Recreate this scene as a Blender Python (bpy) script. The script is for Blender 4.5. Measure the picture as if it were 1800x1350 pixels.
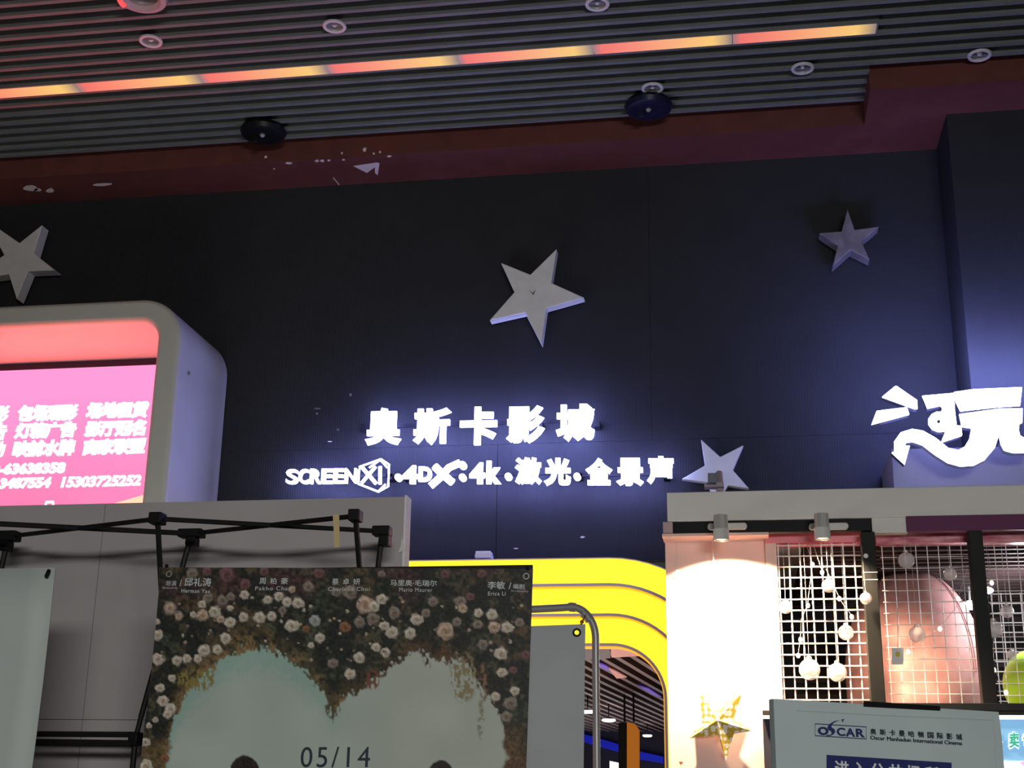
import bpy, math, random
import numpy as np
from mathutils import Matrix, Vector

for _o in list(bpy.data.objects):
    bpy.data.objects.remove(_o)
SC = bpy.context.scene
COL = SC.collection

# ------------------------------------------------------------------ camera
F_PX = 2388.0
PITCH, ROLL, YAW = math.radians(17.38), math.radians(0.88), math.radians(9.63)
CAM = np.array([0.0, 0.0, 1.6])
_u = np.array([math.sin(ROLL) * math.cos(PITCH), math.cos(ROLL) * math.cos(PITCH), -math.sin(PITCH)])
_h = np.array([0, 0, -1.0]) + _u[2] * _u
_h /= np.linalg.norm(_h)
_r = np.cross(_h, _u)
_ey = _h * math.cos(YAW) + _r * math.sin(YAW)
_ex = _r * math.cos(YAW) - _h * math.sin(YAW)
ROT = np.array([_ex, _ey, _u])            # camera axes -> world axes
cd = bpy.data.cameras.new('camera')
cd.sensor_fit = 'HORIZONTAL'
cd.sensor_width = 36.0
cd.lens = F_PX * 36.0 / 1800.0
cd.clip_end = 200
cam = bpy.data.objects.new('camera', cd)
COL.objects.link(cam)
mw = Matrix.Identity(4)
for i in range(3):
    for j in range(3):
        mw[i][j] = ROT[i][j]
    mw[i][3] = CAM[i]
cam.matrix_world = mw
SC.camera = cam

# ------------------------------------------------------------------ light, exposure
SC.view_settings.view_transform = 'Standard'
SC.view_settings.look = 'None'
SC.view_settings.exposure = 0.0
SC.view_settings.gamma = 1.0
SC.view_settings.use_curve_mapping = False
W = bpy.data.worlds.new('lobby_air')
SC.world = W
W.use_nodes = True
W.node_tree.nodes['Background'].inputs[0].default_value = (0.9, 0.95, 1.0, 1)
W.node_tree.nodes['Background'].inputs[1].default_value = 0.035


def lamp(name, kind, loc, energy, color, size=1.0, target=None, **kw):
    l = bpy.data.lights.new(name, kind)
    l.energy = energy
    l.color = color
    if kind == 'AREA':
        l.shape = 'RECTANGLE'
        l.size = size
        l.size_y = kw.pop('size_y', size)
    elif kind in ('POINT', 'SPOT'):
        l.shadow_soft_size = size
    for k, v in kw.items():
        setattr(l, k, v)
    o = bpy.data.objects.new(name, l)
    COL.objects.link(o)
    o.location = loc
    if target is not None:
        o.rotation_euler = (Vector(target) - Vector(loc)).to_track_quat('-Z', 'Y').to_euler()
    return o


# the lobby's own ceiling lights, behind the photographer
lamp('lobby_ceiling_light', 'AREA', (2.2, -5.5, 2.9), 340, (0.99, 1.0, 0.96), 3.0, (-1.6, 8.9, 3.4), size_y=0.6)
# unseen fill lamp, added behind the partition to wash wall, soffit and ceiling
lamp('added_fill_uplight', 'AREA', (-3.5, 5.4, 1.2), 38, (0.98, 1.0, 0.97), 2.2, (-2.2, 8.6, 6.0), size_y=0.8)

# ------------------------------------------------------------------ placing helpers


def ray(px, py):
    return ROT @ np.array([px - 900.0, -(py - 675.0), -F_PX])


class Plane:
    """vertical or horizontal plane: point o, unit normal n pointing away from the viewer"""
    def __init__(s, o, n):
        s.o = np.array(o, float)
        s.n = np.array(n, float) / np.linalg.norm(n)

    def at(s, px, py, eps=0.0):
        d = ray(px, py)
        t = np.dot(s.o - s.n * eps - CAM, s.n) / np.dot(d, s.n)
        return CAM + d * t


def YP(y):
    return Plane((0, y, 0), (0, 1, 0))


def ZP(z):
    return Plane((0, 0, z), (0, 0, 1))


def P(px, py, y):
    return YP(y).at(px, py)


def Q(px, py, z):
    return ZP(z).at(px, py)


# ------------------------------------------------------------------ materials
def mat(name, color, rough=0.6, emit=None, strength=0.0, metal=0.0, spec=0.3, alpha=None, trans=None):
    m = bpy.data.materials.new(name)
    m.use_nodes = True
    b = m.node_tree.nodes['Principled BSDF']
    b.inputs['Base Color'].default_value = (*color, 1)
    b.inputs['Roughness'].default_value = rough
    b.inputs['Metallic'].default_value = metal
    b.inputs['Specular IOR Level'].default_value = spec
    if emit:
        b.inputs['Emission Color'].default_value = (*emit, 1)
        b.inputs['Emission Strength'].default_value = strength
    if trans:
        b.inputs['Transmission Weight'].default_value = trans
        b.inputs['IOR'].default_value = 1.15
    return m


def noisy(name, c1, c2, scale=8.0, rough=0.6, bump=0.0, detail=4.0, spec=0.3, stretch=None):
    m = mat(name, c1, rough, spec=spec)
    nt = m.node_tree
    b = nt.nodes['Principled BSDF']
    tc = nt.nodes.new('ShaderNodeTexCoord')
    src = tc.outputs['Object']
    if stretch:
        mp = nt.nodes.new('ShaderNodeMapping')
        mp.inputs['Scale'].default_value = stretch
        nt.links.new(src, mp.inputs[0])
        src = mp.outputs[0]
    n = nt.nodes.new('ShaderNodeTexNoise')
    n.inputs['Scale'].default_value = scale
    n.inputs['Detail'].default_value = detail
    nt.links.new(src, n.inputs['Vector'])
    r = nt.nodes.new('ShaderNodeValToRGB')
    r.color_ramp.elements[0].position = 0.35
    r.color_ramp.elements[1].position = 0.7
    r.color_ramp.elements[0].color = (*c1, 1)
    r.color_ramp.elements[1].color = (*c2, 1)
    nt.links.new(n.outputs[0], r.inputs[0])
    nt.links.new(r.outputs[0], b.inputs['Base Color'])
    if bump:
        bp = nt.nodes.new('ShaderNodeBump')
        bp.inputs['Strength'].default_value = bump
        nt.links.new(n.outputs[0], bp.inputs['Height'])
        nt.links.new(bp.outputs[0], b.inputs['Normal'])
    return m


def ribbed_wall(name, color, pitch=0.018):
    m = mat(name, color, 0.75, spec=0.2)
    nt = m.node_tree
    b = nt.nodes['Principled BSDF']
    tc = nt.nodes.new('ShaderNodeTexCoord')
    wv = nt.nodes.new('ShaderNodeTexWave')
    wv.bands_direction = 'X'
    wv.inputs['Scale'].default_value = 1.0 / pitch / 3.14159
    nt.links.new(tc.outputs['Object'], wv.inputs['Vector'])
    n = nt.nodes.new('ShaderNodeTexNoise')
    n.inputs['Scale'].default_value = 3.0
    n.inputs['Detail'].default_value = 5
    nt.links.new(tc.outputs['Object'], n.inputs['Vector'])
    mx = nt.nodes.new('ShaderNodeMix')
    mx.data_type = 'RGBA'
    mx.inputs[6].default_value = (*[c * 0.8 for c in color], 1)
    mx.inputs[7].default_value = (*[c * 1.2 for c in color], 1)
    nt.links.new(n.outputs[0], mx.inputs[0])
    nt.links.new(mx.outputs[2], b.inputs['Base Color'])
    bp = nt.nodes.new('ShaderNodeBump')
    bp.inputs['Strength'].default_value = 0.22
    bp.inputs['Distance'].default_value = 0.003
    nt.links.new(wv.outputs[1], bp.inputs['Height'])
    nt.links.new(bp.outputs[0], b.inputs['Normal'])
    return m


def ramp_emitter(name, stops, strength):
    """a light strip whose colour runs along its own length (Generated x)"""
    m = mat(name, (0.1, 0.1, 0.1), 0.5)
    nt = m.node_tree
    b = nt.nodes['Principled BSDF']
    tc = nt.nodes.new('ShaderNodeTexCoord')
    sp = nt.nodes.new('ShaderNodeSeparateXYZ')
    nt.links.new(tc.outputs['Generated'], sp.inputs[0])
    r = nt.nodes.new('ShaderNodeValToRGB')
    while len(r.color_ramp.elements) < len(stops):
        r.color_ramp.elements.new(0.5)
    for e, (p, c) in zip(r.color_ramp.elements, stops):
        e.position = p
        e.color = (*c, 1)
    nt.links.new(sp.outputs[0], r.inputs[0])
    nt.links.new(r.outputs[0], b.inputs['Emission Color'])
    b.inputs['Emission Strength'].default_value = strength
    return m


def attr_mat(name, rough=0.5, attr='print'):
    m = mat(name, (0.5, 0.5, 0.5), rough)
    nt = m.node_tree
    a = nt.nodes.new('ShaderNodeVertexColor')
    a.layer_name = attr
    nt.links.new(a.outputs[0], nt.nodes['Principled BSDF'].inputs['Base Color'])
    return m


M = {}
M['slat'] = noisy('slat_grey', (0.15, 0.155, 0.15), (0.18, 0.185, 0.18), 4, 0.6)
M['void'] = mat('ceiling_void', (0.012, 0.012, 0.013), 0.9, spec=0.05)
M['wall'] = ribbed_wall('dark_ribbed_panel', (0.024, 0.0255, 0.028))
M['seam'] = mat('panel_seam', (0.006, 0.006, 0.008), 0.9, spec=0.05)
M['red'] = noisy('dark_red_paint', (0.115, 0.033, 0.026), (0.15, 0.042, 0.033), 6, 0.7)
M['plaster'] = mat('bare_plaster', (0.75, 0.62, 0.62), 0.9)
M['star'] = noisy('star_white_foam', (0.66, 0.67, 0.65), (0.74, 0.74, 0.72), 10, 0.75)
M['star_grey'] = noisy('star_grey_foil', (0.12, 0.105, 0.105), (0.21, 0.18, 0.175), 9, 0.5)
M['white'] = noisy('off_white_paint', (0.70, 0.67, 0.64), (0.76, 0.73, 0.70), 3, 0.55)
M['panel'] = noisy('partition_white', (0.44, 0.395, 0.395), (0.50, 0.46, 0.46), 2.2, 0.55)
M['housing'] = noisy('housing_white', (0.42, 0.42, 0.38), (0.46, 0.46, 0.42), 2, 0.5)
M['blk'] = mat('black_plastic', (0.010, 0.010, 0.012), 0.55, spec=0.15)
M['blkm'] = mat('black_metal', (0.016, 0.015, 0.015), 0.5, spec=0.15)
M['bezel'] = mat('dark_bezel', (0.05, 0.02, 0.03), 0.6)
M['sign'] = mat('lit_letter', (0.9, 0.9, 0.9), 0.5, (0.32, 0.345, 1.0), 21.0)
M['sign2'] = mat('lit_sign_white', (0.9, 0.9, 0.9), 0.5, (0.38, 0.42, 1.0), 20.0)
M['chrome'] = mat('sign_edge_metal', (0.5, 0.5, 0.58), 0.25, metal=0.9)
M['yellow'] = mat('lit_yellow', (0.8, 0.6, 0.02), 0.5, (1.0, 0.72, 0.03), 1.25)
M['trim'] = mat('lilac_grey_trim', (0.75, 0.65, 0.85), 0.4)
M['edge_orange'] = mat('lit_orange_edge', (0.6, 0.25, 0.02), 0.5, (1.0, 0.45, 0.02), 1.0)
M['ringw'] = mat('downlight_ring', (0.62, 0.58, 0.58), 0.5)
M['lampin'] = mat('downlight_reflector', (0.34, 0.32, 0.32), 0.4, metal=0.2)
M['grey_fabric'] = noisy('grey_banner_back', (0.42, 0.43, 0.45), (0.50, 0.50, 0.52), 3, 0.7)
M['tube'] = mat('grey_tube', (0.32, 0.31, 0.31), 0.35, metal=0.3)
M['pale_banner'] = noisy('pale_banner', (0.52, 0.56, 0.53), (0.56, 0.60, 0.57), 2, 0.6)
M['tape'] = mat('masking_tape', (0.62, 0.48, 0.24), 0.7)
M['pinkwall'] = noisy('pale_pink_wall', (0.82, 0.56, 0.50), (0.88, 0.62, 0.55), 3, 0.6)
M['pink'] = mat('pink_gloss', (0.80, 0.15, 0.20), 0.3, spec=0.5)
M['purple'] = mat('purple_gloss', (0.11, 0.012, 0.07), 0.5, spec=0.2)
M['wire'] = mat('white_wire', (0.8, 0.74, 0.72), 0.4)
M['post'] = noisy('black_post', (0.014, 0.014, 0.014), (0.024, 0.023, 0.02), 5, 0.55, spec=0.12, stretch=(1, 1, 0.2))
M['plush'] = noisy('pink_plush', (0.52, 0.25, 0.23), (0.62, 0.33, 0.31), 14, 0.7, bump=0.25)
M['green'] = mat('lime_plastic', (0.45, 0.8, 0.05), 0.45, spec=0.4)
M['leafg'] = mat('green_paper', (0.16, 0.62, 0.08), 0.5)
M['glass'] = mat('clear_glass', (0.9, 0.82, 0.82), 0.06, spec=0.8)
_g = M['glass'].node_tree.nodes['Principled BSDF']
_g.inputs['Alpha'].default_value = 0.42
M['cap'] = mat('globe_cap', (0.6, 0.58, 0.55), 0.35, metal=0.6)
M['bulb'] = mat('warm_bulb', (0.9, 0.85, 0.7), 0.4, (1.0, 0.82, 0.5), 3.0)
M['cool'] = mat('cool_light', (0.9, 0.9, 0.9), 0.4, (0.85, 0.9, 1.0), 9.0)
M['wlight'] = mat('white_light', (0.9, 0.9, 0.9), 0.4, (1.0, 0.97, 0.85), 5.0)
M['cord'] = mat('pale_cord', (0.5, 0.46, 0.45), 0.6)
M['track_lamp'] = mat('track_lamp_white', (0.62, 0.6, 0.57), 0.45)
M['clear_plastic'] = noisy('ribbed_plastic', (0.30, 0.29, 0.28), (0.55, 0.52, 0.48), 90, 0.3, stretch=(1, 1, 0.02))
M['paper'] = noisy('board_paper', (0.45, 0.52, 0.52), (0.49, 0.56, 0.56), 5, 0.6)
M['navy'] = mat('navy_ink', (0.022, 0.03, 0.13), 0.6)
M['ink'] = mat('dark_ink', (0.035, 0.045, 0.06), 0.6)
M['white_ink'] = mat('white_ink', (0.62, 0.64, 0.64), 0.6)
M['screenblue'] = mat('menu_blue', (0.2, 0.4, 0.6), 0.4, (0.16, 0.42, 0.72), 0.75)
M['screenwhite'] = mat('menu_white', (0.8, 0.8, 0.9), 0.4, (0.72, 0.78, 1.0), 1.0)
M['menugreen'] = mat('menu_green', (0.03, 0.35, 0.22), 0.4, (0.01, 0.27, 0.17), 0.9)
M['menupink'] = mat('menu_pink', (0.8, 0.3, 0.7), 0.4, (0.9, 0.35, 0.8), 0.9)
M['led_text'] = mat('led_text_white', (0.9, 0.9, 0.9), 0.5, (1.0, 0.98, 0.98), 2.2)
M['floor'] = noisy('grey_floor_tile', (0.10, 0.095, 0.09), (0.13, 0.125, 0.12), 2, 0.4)
M['slat_in'] = mat('inner_slat', (0.34, 0.24, 0.22), 0.5)
M['inwall'] = mat('inner_wall', (0.035, 0.032, 0.05), 0.7)
M['blue_light'] = mat('blue_strip', (0.02, 0.03, 0.3), 0.5, (0.008, 0.02, 1.0), 0.22)
M['orange'] = mat('orange_panel', (0.6, 0.2, 0.03), 0.5, (0.8, 0.25, 0.02), 0.28)
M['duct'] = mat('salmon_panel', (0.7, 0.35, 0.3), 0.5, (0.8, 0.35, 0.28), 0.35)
M['duct_grey'] = mat('duct_grey', (0.3, 0.26, 0.26), 0.5)
M['violet_light'] = mat('violet_strip', (0.2, 0.1, 0.6), 0.5, (0.22, 0.10, 0.75), 0.35)
M['black_tape'] = mat('black_tape', (0.008, 0.008, 0.008), 0.4)


def dotted(name, base, dot, scale, size):
    m = mat(name, base, 0.6)
    nt = m.node_tree
    tc = nt.nodes.new('ShaderNodeTexCoord')
    v = nt.nodes.new('ShaderNodeTexVoronoi')
    v.inputs['Scale'].default_value = scale
    v.inputs['Randomness'].default_value = 0.35
    nt.links.new(tc.outputs['Object'], v.inputs['Vector'])
    r = nt.nodes.new('ShaderNodeValToRGB')
    r.color_ramp.interpolation = 'CONSTANT'
    r.color_ramp.elements[0].color = (*dot, 1)
    r.color_ramp.elements[1].color = (*base, 1)
    r.color_ramp.elements[1].position = size
    nt.links.new(v.outputs['Distance'], r.inputs[0])
    nt.links.new(r.outputs[0], nt.nodes['Principled BSDF'].inputs['Base Color'])
    return m


M['lantern'] = dotted('gold_dotted_paper', (0.62, 0.44, 0.06), (0.92, 0.9, 0.8), 38, 0.5)


def led_pink():
    m = mat('led_pink', (0.05, 0.02, 0.03), 0.5)
    nt = m.node_tree
    tc = nt.nodes.new('ShaderNodeTexCoord')
    sp = nt.nodes.new('ShaderNodeSeparateXYZ')
    nt.links.new(tc.outputs['Generated'], sp.inputs[0])
    n = nt.nodes.new('ShaderNodeTexNoise')
    n.inputs['Scale'].default_value = 2.0
    n.inputs['Detail'].default_value = 1.0
    nt.links.new(tc.outputs['Generated'], n.inputs['Vector'])
    ad = nt.nodes.new('ShaderNodeMath')
    ad.operation = 'MULTIPLY_ADD'
    ad.inputs[1].default_value = 0.45
    nt.links.new(n.outputs[0], ad.inputs[0])
    nt.links.new(sp.outputs[2], ad.inputs[2])
    r = nt.nodes.new('ShaderNodeValToRGB')
    r.color_ramp.elements[0].position = 0.35
    r.color_ramp.elements[1].position = 1.0
    r.color_ramp.elements[0].color = (1.0, 0.17, 0.36, 1)
    r.color_ramp.elements[1].color = (1.0, 0.30, 0.62, 1)
    nt.links.new(ad.outputs[0], r.inputs[0])
    b = nt.nodes['Principled BSDF']
    nt.links.new(r.outputs[0], b.inputs['Emission Color'])
    b.inputs['Emission Strength'].default_value = 1.12
    return m


M['led'] = led_pink()

# ------------------------------------------------------------------ mesh helpers
ROOT = {}


class G:
    def __init__(s):
        s.v, s.f, s.m = [], [], []

    def add(s, vs, fs, mi=0):
        k = len(s.v)
        s.v += [tuple(float(c) for c in p) for p in vs]
        for q in fs:
            s.f.append(tuple(k + i for i in q))
            s.m.append(mi)
        return s

    def box(s, x0, x1, y0, y1, z0, z1, mi=0):
        vs = [(x, y, z) for x in (x0, x1) for y in (y0, y1) for z in (z0, z1)]
        return s.add(vs, [(0, 1, 3, 2), (4, 6, 7, 5), (0, 4, 5, 1), (2, 3, 7, 6), (0, 2, 6, 4), (1, 5, 7, 3)], mi)

    def hexa(s, q, d, mi=0):
        """quad q (4 points) extruded by vector d"""
        q = [np.array(p, float) for p in q]
        d = np.array(d, float)
        vs = q + [p + d for p in q]
        return s.add(vs, [(3, 2, 1, 0), (4, 5, 6, 7), (0, 1, 5, 4), (1, 2, 6, 5), (2, 3, 7, 6), (3, 0, 4, 7)], mi)

    def poly(s, pts, d, mi=0, mside=None):
        pts = [np.array(p, float) for p in pts]
        d = np.array(d, float)
        n = len(pts)
        mside = mi if mside is None else mside
        k = len(s.v)
        s.add(pts + [p + d for p in pts], [tuple(range(n))], mi)
        s.f.append(tuple(k + n + i for i in reversed(range(n))))
        s.m.append(mside)
        for i in range(n):
            j = (i + 1) % n
            s.f.append((k + j, k + i, k + n + i, k + n + j))
            s.m.append(mside)
        return s

    def tube(s, pts, r, n=10, mi=0, closed=False):
        pts = [np.array(p, float) for p in pts]
        L = len(pts)
        rr = r if hasattr(r, '__len__') else [r] * L
        rings = []
        up = None
        for i in range(L):
            a = pts[(i - 1) % L] if (i > 0 or closed) else pts[i]
            b = pts[(i + 1) % L] if (i < L - 1 or closed) else pts[i]
            t = b - a
            t /= (np.linalg.norm(t) + 1e-12)
            if up is None:
                up = np.array([0, 0, 1.0]) if abs(t[2]) < 0.9 else np.array([1.0, 0, 0])
            e1 = up - np.dot(up, t) * t
            e1 /= (np.linalg.norm(e1) + 1e-12)
            e2 = np.cross(t, e1)
            up = e1
            rings.append([pts[i] + rr[i] * (math.cos(2 * math.pi * k / n) * e1 + math.sin(2 * math.pi * k / n) * e2) for k in range(n)])
        vs = [p for ring in rings for p in ring]
        fs = []
        for i in range(L if closed else L - 1):
            j = (i + 1) % L
            for k in range(n):
                fs.append((i * n + k, i * n + (k + 1) % n, j * n + (k + 1) % n, j * n + k))
        if not closed:
            fs.append(tuple(reversed(range(n))))
            fs.append(tuple((L - 1) * n + k for k in range(n)))
        return s.add(vs, fs, mi)

    def lathe(s, c, prof, n=28, mi=0, cap=False):
        """profile of (radius, z) around the vertical axis at c"""
        c = np.array(c, float)
        vs = []
        for (r, z) in prof:
            for k in range(n):
                a = 2 * math.pi * k / n
                vs.append(c + np.array([r * math.cos(a), r * math.sin(a), z]))
        fs = []
        for i in range(len(prof) - 1):
            for k in range(n):
                fs.append((i * n + k, i * n + (k + 1) % n, (i + 1) * n + (k + 1) % n, (i + 1) * n + k))
        if cap:
            fs.append(tuple(reversed(range(n))))
            fs.append(tuple((len(prof) - 1) * n + k for k in range(n)))
        return s.add(vs, fs, mi)

    def ball(s, c, rx, ry=None, rz=None, n=24, m=14, mi=0):
        ry = rx if ry is None else ry
        rz = rx if rz is None else rz
        c = np.array(c, float)
        vs = [c + np.array([0, 0, -rz])]
        for i in range(1, m):
            ph = -math.pi / 2 + math.pi * i / m
            for k in range(n):
                a = 2 * math.pi * k / n
                vs.append(c + np.array([rx * math.cos(ph) * math.cos(a), ry * math.cos(ph) * math.sin(a), rz * math.sin(ph)]))
        vs.append(c + np.array([0, 0, rz]))
        fs = []
        for k in range(n):
            fs.append((0, 1 + (k + 1) % n, 1 + k))
        for i in range(m - 2):
            for k in range(n):
                a, b = 1 + i * n + k, 1 + i * n + (k + 1) % n
                fs.append((a, b, b + n, a + n))
        t = len(vs) - 1
        for k in range(n):
            fs.append((t, 1 + (m - 2) * n + k, 1 + (m - 2) * n + (k + 1) % n))
        return s.add(vs, fs, mi)


def obj(name, g, mats, parent=None, smooth=False, label=None, bevel=0.0):
    if not isinstance(mats, (list, tuple)):
        mats = [mats]
    L = ROOT.get(parent.name, Vector((0, 0, 0))) if parent else Vector((0, 0, 0))
    me = bpy.data.meshes.new(name)
    vs = [(p[0] - L[0], p[1] - L[1], p[2] - L[2]) for p in g.v]
    me.from_pydata(vs, [], g.f)
    for m in mats:
        me.materials.append(M[m] if isinstance(m, str) else m)
    me.polygons.foreach_set('material_index', g.m)
    if smooth:
        me.polygons.foreach_set('use_smooth', [True] * len(me.polygons))
    me.update()
    o = bpy.data.objects.new(name, me)
    COL.objects.link(o)
    if parent:
        o.parent = parent
    ROOT[o.name] = L
    if smooth:
        try:
            me.set_sharp_from_angle(angle=math.radians(40))
        except Exception:
            pass
    if bevel:
        b = o.modifiers.new('edge', 'BEVEL')
        b.width = bevel
        b.segments = 3
        b.limit_method = 'ANGLE'
    if label:
        o['label'] = label
    return o


def thing(name, label, cat, loc=(0, 0, 0), group=None):
    o = bpy.data.objects.new(name, None)
    o.empty_display_size = 0.1
    COL.objects.link(o)
    o.location = loc
    ROOT[o.name] = Vector([float(c) for c in loc])
    return tag(o, label, cat, group)


def tag(o, label, cat, group=None):
    o['label'] = label
    o['category'] = cat
    if group:
        o['group'] = group
    return o


def struct(name, g, mats, **kw):
    o = obj(name, g, mats, **kw)
    o['kind'] = 'structure'
    return o


_tc = {}


def glyphs(body, bold=0.0, shear=0.0, depth=0.05, spacing=1.0, res=4):
    key = (body, bold, shear, depth, spacing)
    if key in _tc:
        return _tc[key]
    cu = bpy.data.curves.new('writing', 'FONT')
    cu.body = body
    cu.shear = shear
    cu.space_character = spacing
    cu.resolution_u = res
    cu.extrude = depth
    cu.bevel_depth = bold
    cu.bevel_resolution = 1 if bold else 0
    o = bpy.data.objects.new('writing', cu)
    COL.objects.link(o)
    dg = bpy.context.evaluated_depsgraph_get()
    dg.update()
    me = bpy.data.meshes.new_from_object(o.evaluated_get(dg))
    v = np.array([p.co[:] for p in me.vertices])
    f = [tuple(p.vertices) for p in me.polygons]
    bpy.data.objects.remove(o)
    bpy.data.curves.remove(cu)
    bpy.data.meshes.remove(me)
    _tc[key] = (v, f)
    return v, f


def write(g, body, a, b, h, plane, depth=0.004, bold=0.0, shear=0.0, spacing=1.0, eps=0.0, mi=0):
    """writing with its ink box from lower left pixel a to lower right pixel b, h pixels tall, standing on a plane"""
    v, f = glyphs(body, bold, shear, 0.05 if depth else 0.0, spacing)
    lo, hi = v.min(0), v.max(0)
    A, B = plane.at(*a), plane.at(*b)
    T = plane.at(a[0], a[1] - h)
    u = B - A
    w = np.linalg.norm(u)
    u /= w
    up = T - A
    hh = np.linalg.norm(up)
    up = np.array([0, 0, 1.0])
    X = (v[:, 0] - lo[0]) / (hi[0] - lo[0]) * w
    Y = (v[:, 1] - lo[1]) / (hi[1] - lo[1]) * hh
    Z = ((v[:, 2] - lo[2]) / max(hi[2] - lo[2], 1e-9)) * depth + eps if depth else np.full(len(v), eps)
    pts = A + X[:, None] * u + Y[:, None] * up - Z[:, None] * plane.n
    g.add(pts, f, mi)
    return g


def rrect(x0, x1, z0, z1, r, seg=10):
    pts = []
    for cx, cz, a0 in ((x1 - r, z1 - r, 90), (x1 - r, z0 + r, 0), (x0 + r, z0 + r, -90), (x0 + r, z1 - r, -180)):
        for k in range(seg + 1):
            a = math.radians(a0 - 90 * k / seg)
            pts.append((cx + r * math.cos(a), cz + r * math.sin(a)))
    return pts


def ring_xz(g, outer, inner, y0, y1, mi=0, miface=None):
    """ring between two outlines of equal count in x-z, from depth y0 (front) to y1"""
    n = len(outer)
    vs = [(x, y0, z) for x, z in outer] + [(x, y0, z) for x, z in inner] + [(x, y1, z) for x, z in outer] + [(x, y1, z) for x, z in inner]
    fs = []
    for i in range(n):
        j = (i + 1) % n
        fs += [(i, j, n + j, n + i), (2 * n + j, 2 * n + i, 3 * n + i, 3 * n + j), (j, i, 2 * n + i, 2 * n + j), (n + i, n + j, 3 * n + j, 3 * n + i)]
    return g.add(vs, fs, mi)


rnd = random.Random(7)

# ------------------------------------------------------------------ the room shell
ZC = 6.21        # underside of the ceiling slats
ZS = 6.08        # underside of the red soffit
g = G()
g.box(-11, 4.2, -1, 8.56, 6.31, 6.36, 1)
y = 6.583
rows = [6.583 + 0.117 * k for k in range(-30, 17)]
for y in rows:
    if abs(y - 7.52) < 0.02:
        g.box(0.96, 4.2, y - 0.016, y + 0.016, ZC, ZC + 0.07, 0)
        continue
    x1 = 4.2 if y < 8.05 else 0.955
    if y < 8.55:
        g.box(-11, x1, y - 0.016, y + 0.016, ZC, ZC + 0.07, 0)
struct('ceiling', g, ['slat', 'void'])

g = G()
g.box(-11, 0.95, 8.56, 9.05, ZS, 6.4)
g.box(0.95, 4.2, 8.09, 9.05, ZS, 6.4)
soff = struct('trim_1', g, 'red')
soff['label'] = 'dark red soffit band under the edge of the slatted ceiling'


def flake(pxs, front=False, nm='bare_patch'):
    gg = G()
    if front:
        pts = [YP(8.56).at(*p, 0.002) for p in pxs]
        gg.poly(pts, (0, 0.0015, 0))
    else:
        pts = [ZP(ZS).at(*p, 0.002) for p in pxs]
        gg.poly(pts, (0, 0, 0.0015))
    obj(nm, gg, 'plaster', soff, label='pale bare plaster patch where red paint has come off')


def blob(cx, cy, rx, ry, n=9, tilt=0.0, seed=0):
    r_ = random.Random(seed)
    out = []
    for k in range(n):
        a = 2 * math.pi * k / n
        q = r_.uniform(0.75, 1.15)
        out.append((cx + rx * q * math.cos(a), cy + ry * q * math.sin(a) + tilt * rx * math.cos(a)))
    return out


flake(blob(54, 331, 15, 5, seed=1, tilt=-0.02))
flake(blob(66, 334, 6, 3, seed=2))
flake(blob(88, 335, 8, 4, seed=3))
flake(blob(180, 325, 20, 2.4, seed=4, tilt=-0.05))
flake([(621, 292), (662, 286), (667, 287), (664, 308), (659, 304), (659, 294), (645, 304)])
for k, (x, y_, rx, ry) in enumerate([(508, 285, 6, 2), (557, 281, 4, 2.2), (566, 281, 4, 2.2), (578, 280, 3, 1.6), (604, 279, 3, 1.5), (684, 273, 4, 1.6), (482, 295, 2, 1.5)]):
    flake(blob(x, y_ + 2, rx, ry, seed=10 + k))
for k, (x, y_, rx, ry) in enumerate([(467, 276, 2.6, 2.6), (601, 269, 2.2, 2.2), (641, 263, 3.5, 4), (657, 270, 2, 2), (668, 267, 2, 2)]):
    flake(blob(x, y_, rx, ry, seed=30 + k), True)
gg = G()
a, b = Q(586, 312, ZS), Q(596, 324, ZS)
gg.tube([a - (0, 0, 0.003), b - (0, 0, 0.003)], 0.004, 6)
obj('scratch', gg, 'plaster', soff)

# dark wall, in panels with narrow seams, with the archway cut out
AX0, AX1, AZ = -3.81, 0.06, 3.19          # outer outline of the archway
g = G()
zs_h = 4.02
xs = [-11, -4.35, -0.55, 1.48]
for x0, x1 in zip(xs, xs[1:]):
    g.box(x0 + 0.0008, x1 - 0.0008, 9.0, 9.05, zs_h + 0.0008, 6.12)
xs = [-11, -4.35, -1.62, 1.48]
for x0, x1 in zip(xs, xs[1:]):
    g.box(x0 + 0.0015, x1 - 0.0015, 9.0, 9.05, AZ + 0.001, zs_h - 0.0008)
g.box(-11, 1.48, 9.05, 9.06, AZ, 6.12, 1)
struct('wall_back', g, ['wall', 'seam'])
struct('wall_back_left', G().box(-11, AX0 - 0.005, 9.0, 9.05, 0, AZ - 0.008), ['wall'])
struct('wall_back_right', G().box(AX1 + 0.005, 1.48, 9.0, 9.05, 0, AZ - 0.008), ['wall'])
g = G()
g.box(1.48, 4.2, 8.49, 9.05, 0, 6.08)
struct('wall_right', g, ['wall'])
g = G()
g.box(-11, 5, -6, 30, -0.1, 0.0)
struct('floor', g, 'floor')
# small paint chips on the dark wall
for k, (x, y_, rx, ry) in enumerate([(558, 718, 6, 1.6), (557, 727, 2, 2), (616, 694, 2.2, 3), (594, 755, 2, 2), (1024, 944, 4, 2), (580, 776, 4, 1), (907, 964, 4, 1.2)]):
    gg = G()
    pts = [YP(9.0).at(*p, 0.003) for p in blob(x, y_, rx, ry, seed=50 + k)]
    gg.poly(pts, (0, 0.003, 0))
    o = obj('wall_scuff', gg, M['plaster'] if k > 3 else M['star_grey'])
    o['kind'] = 'structure'

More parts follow.
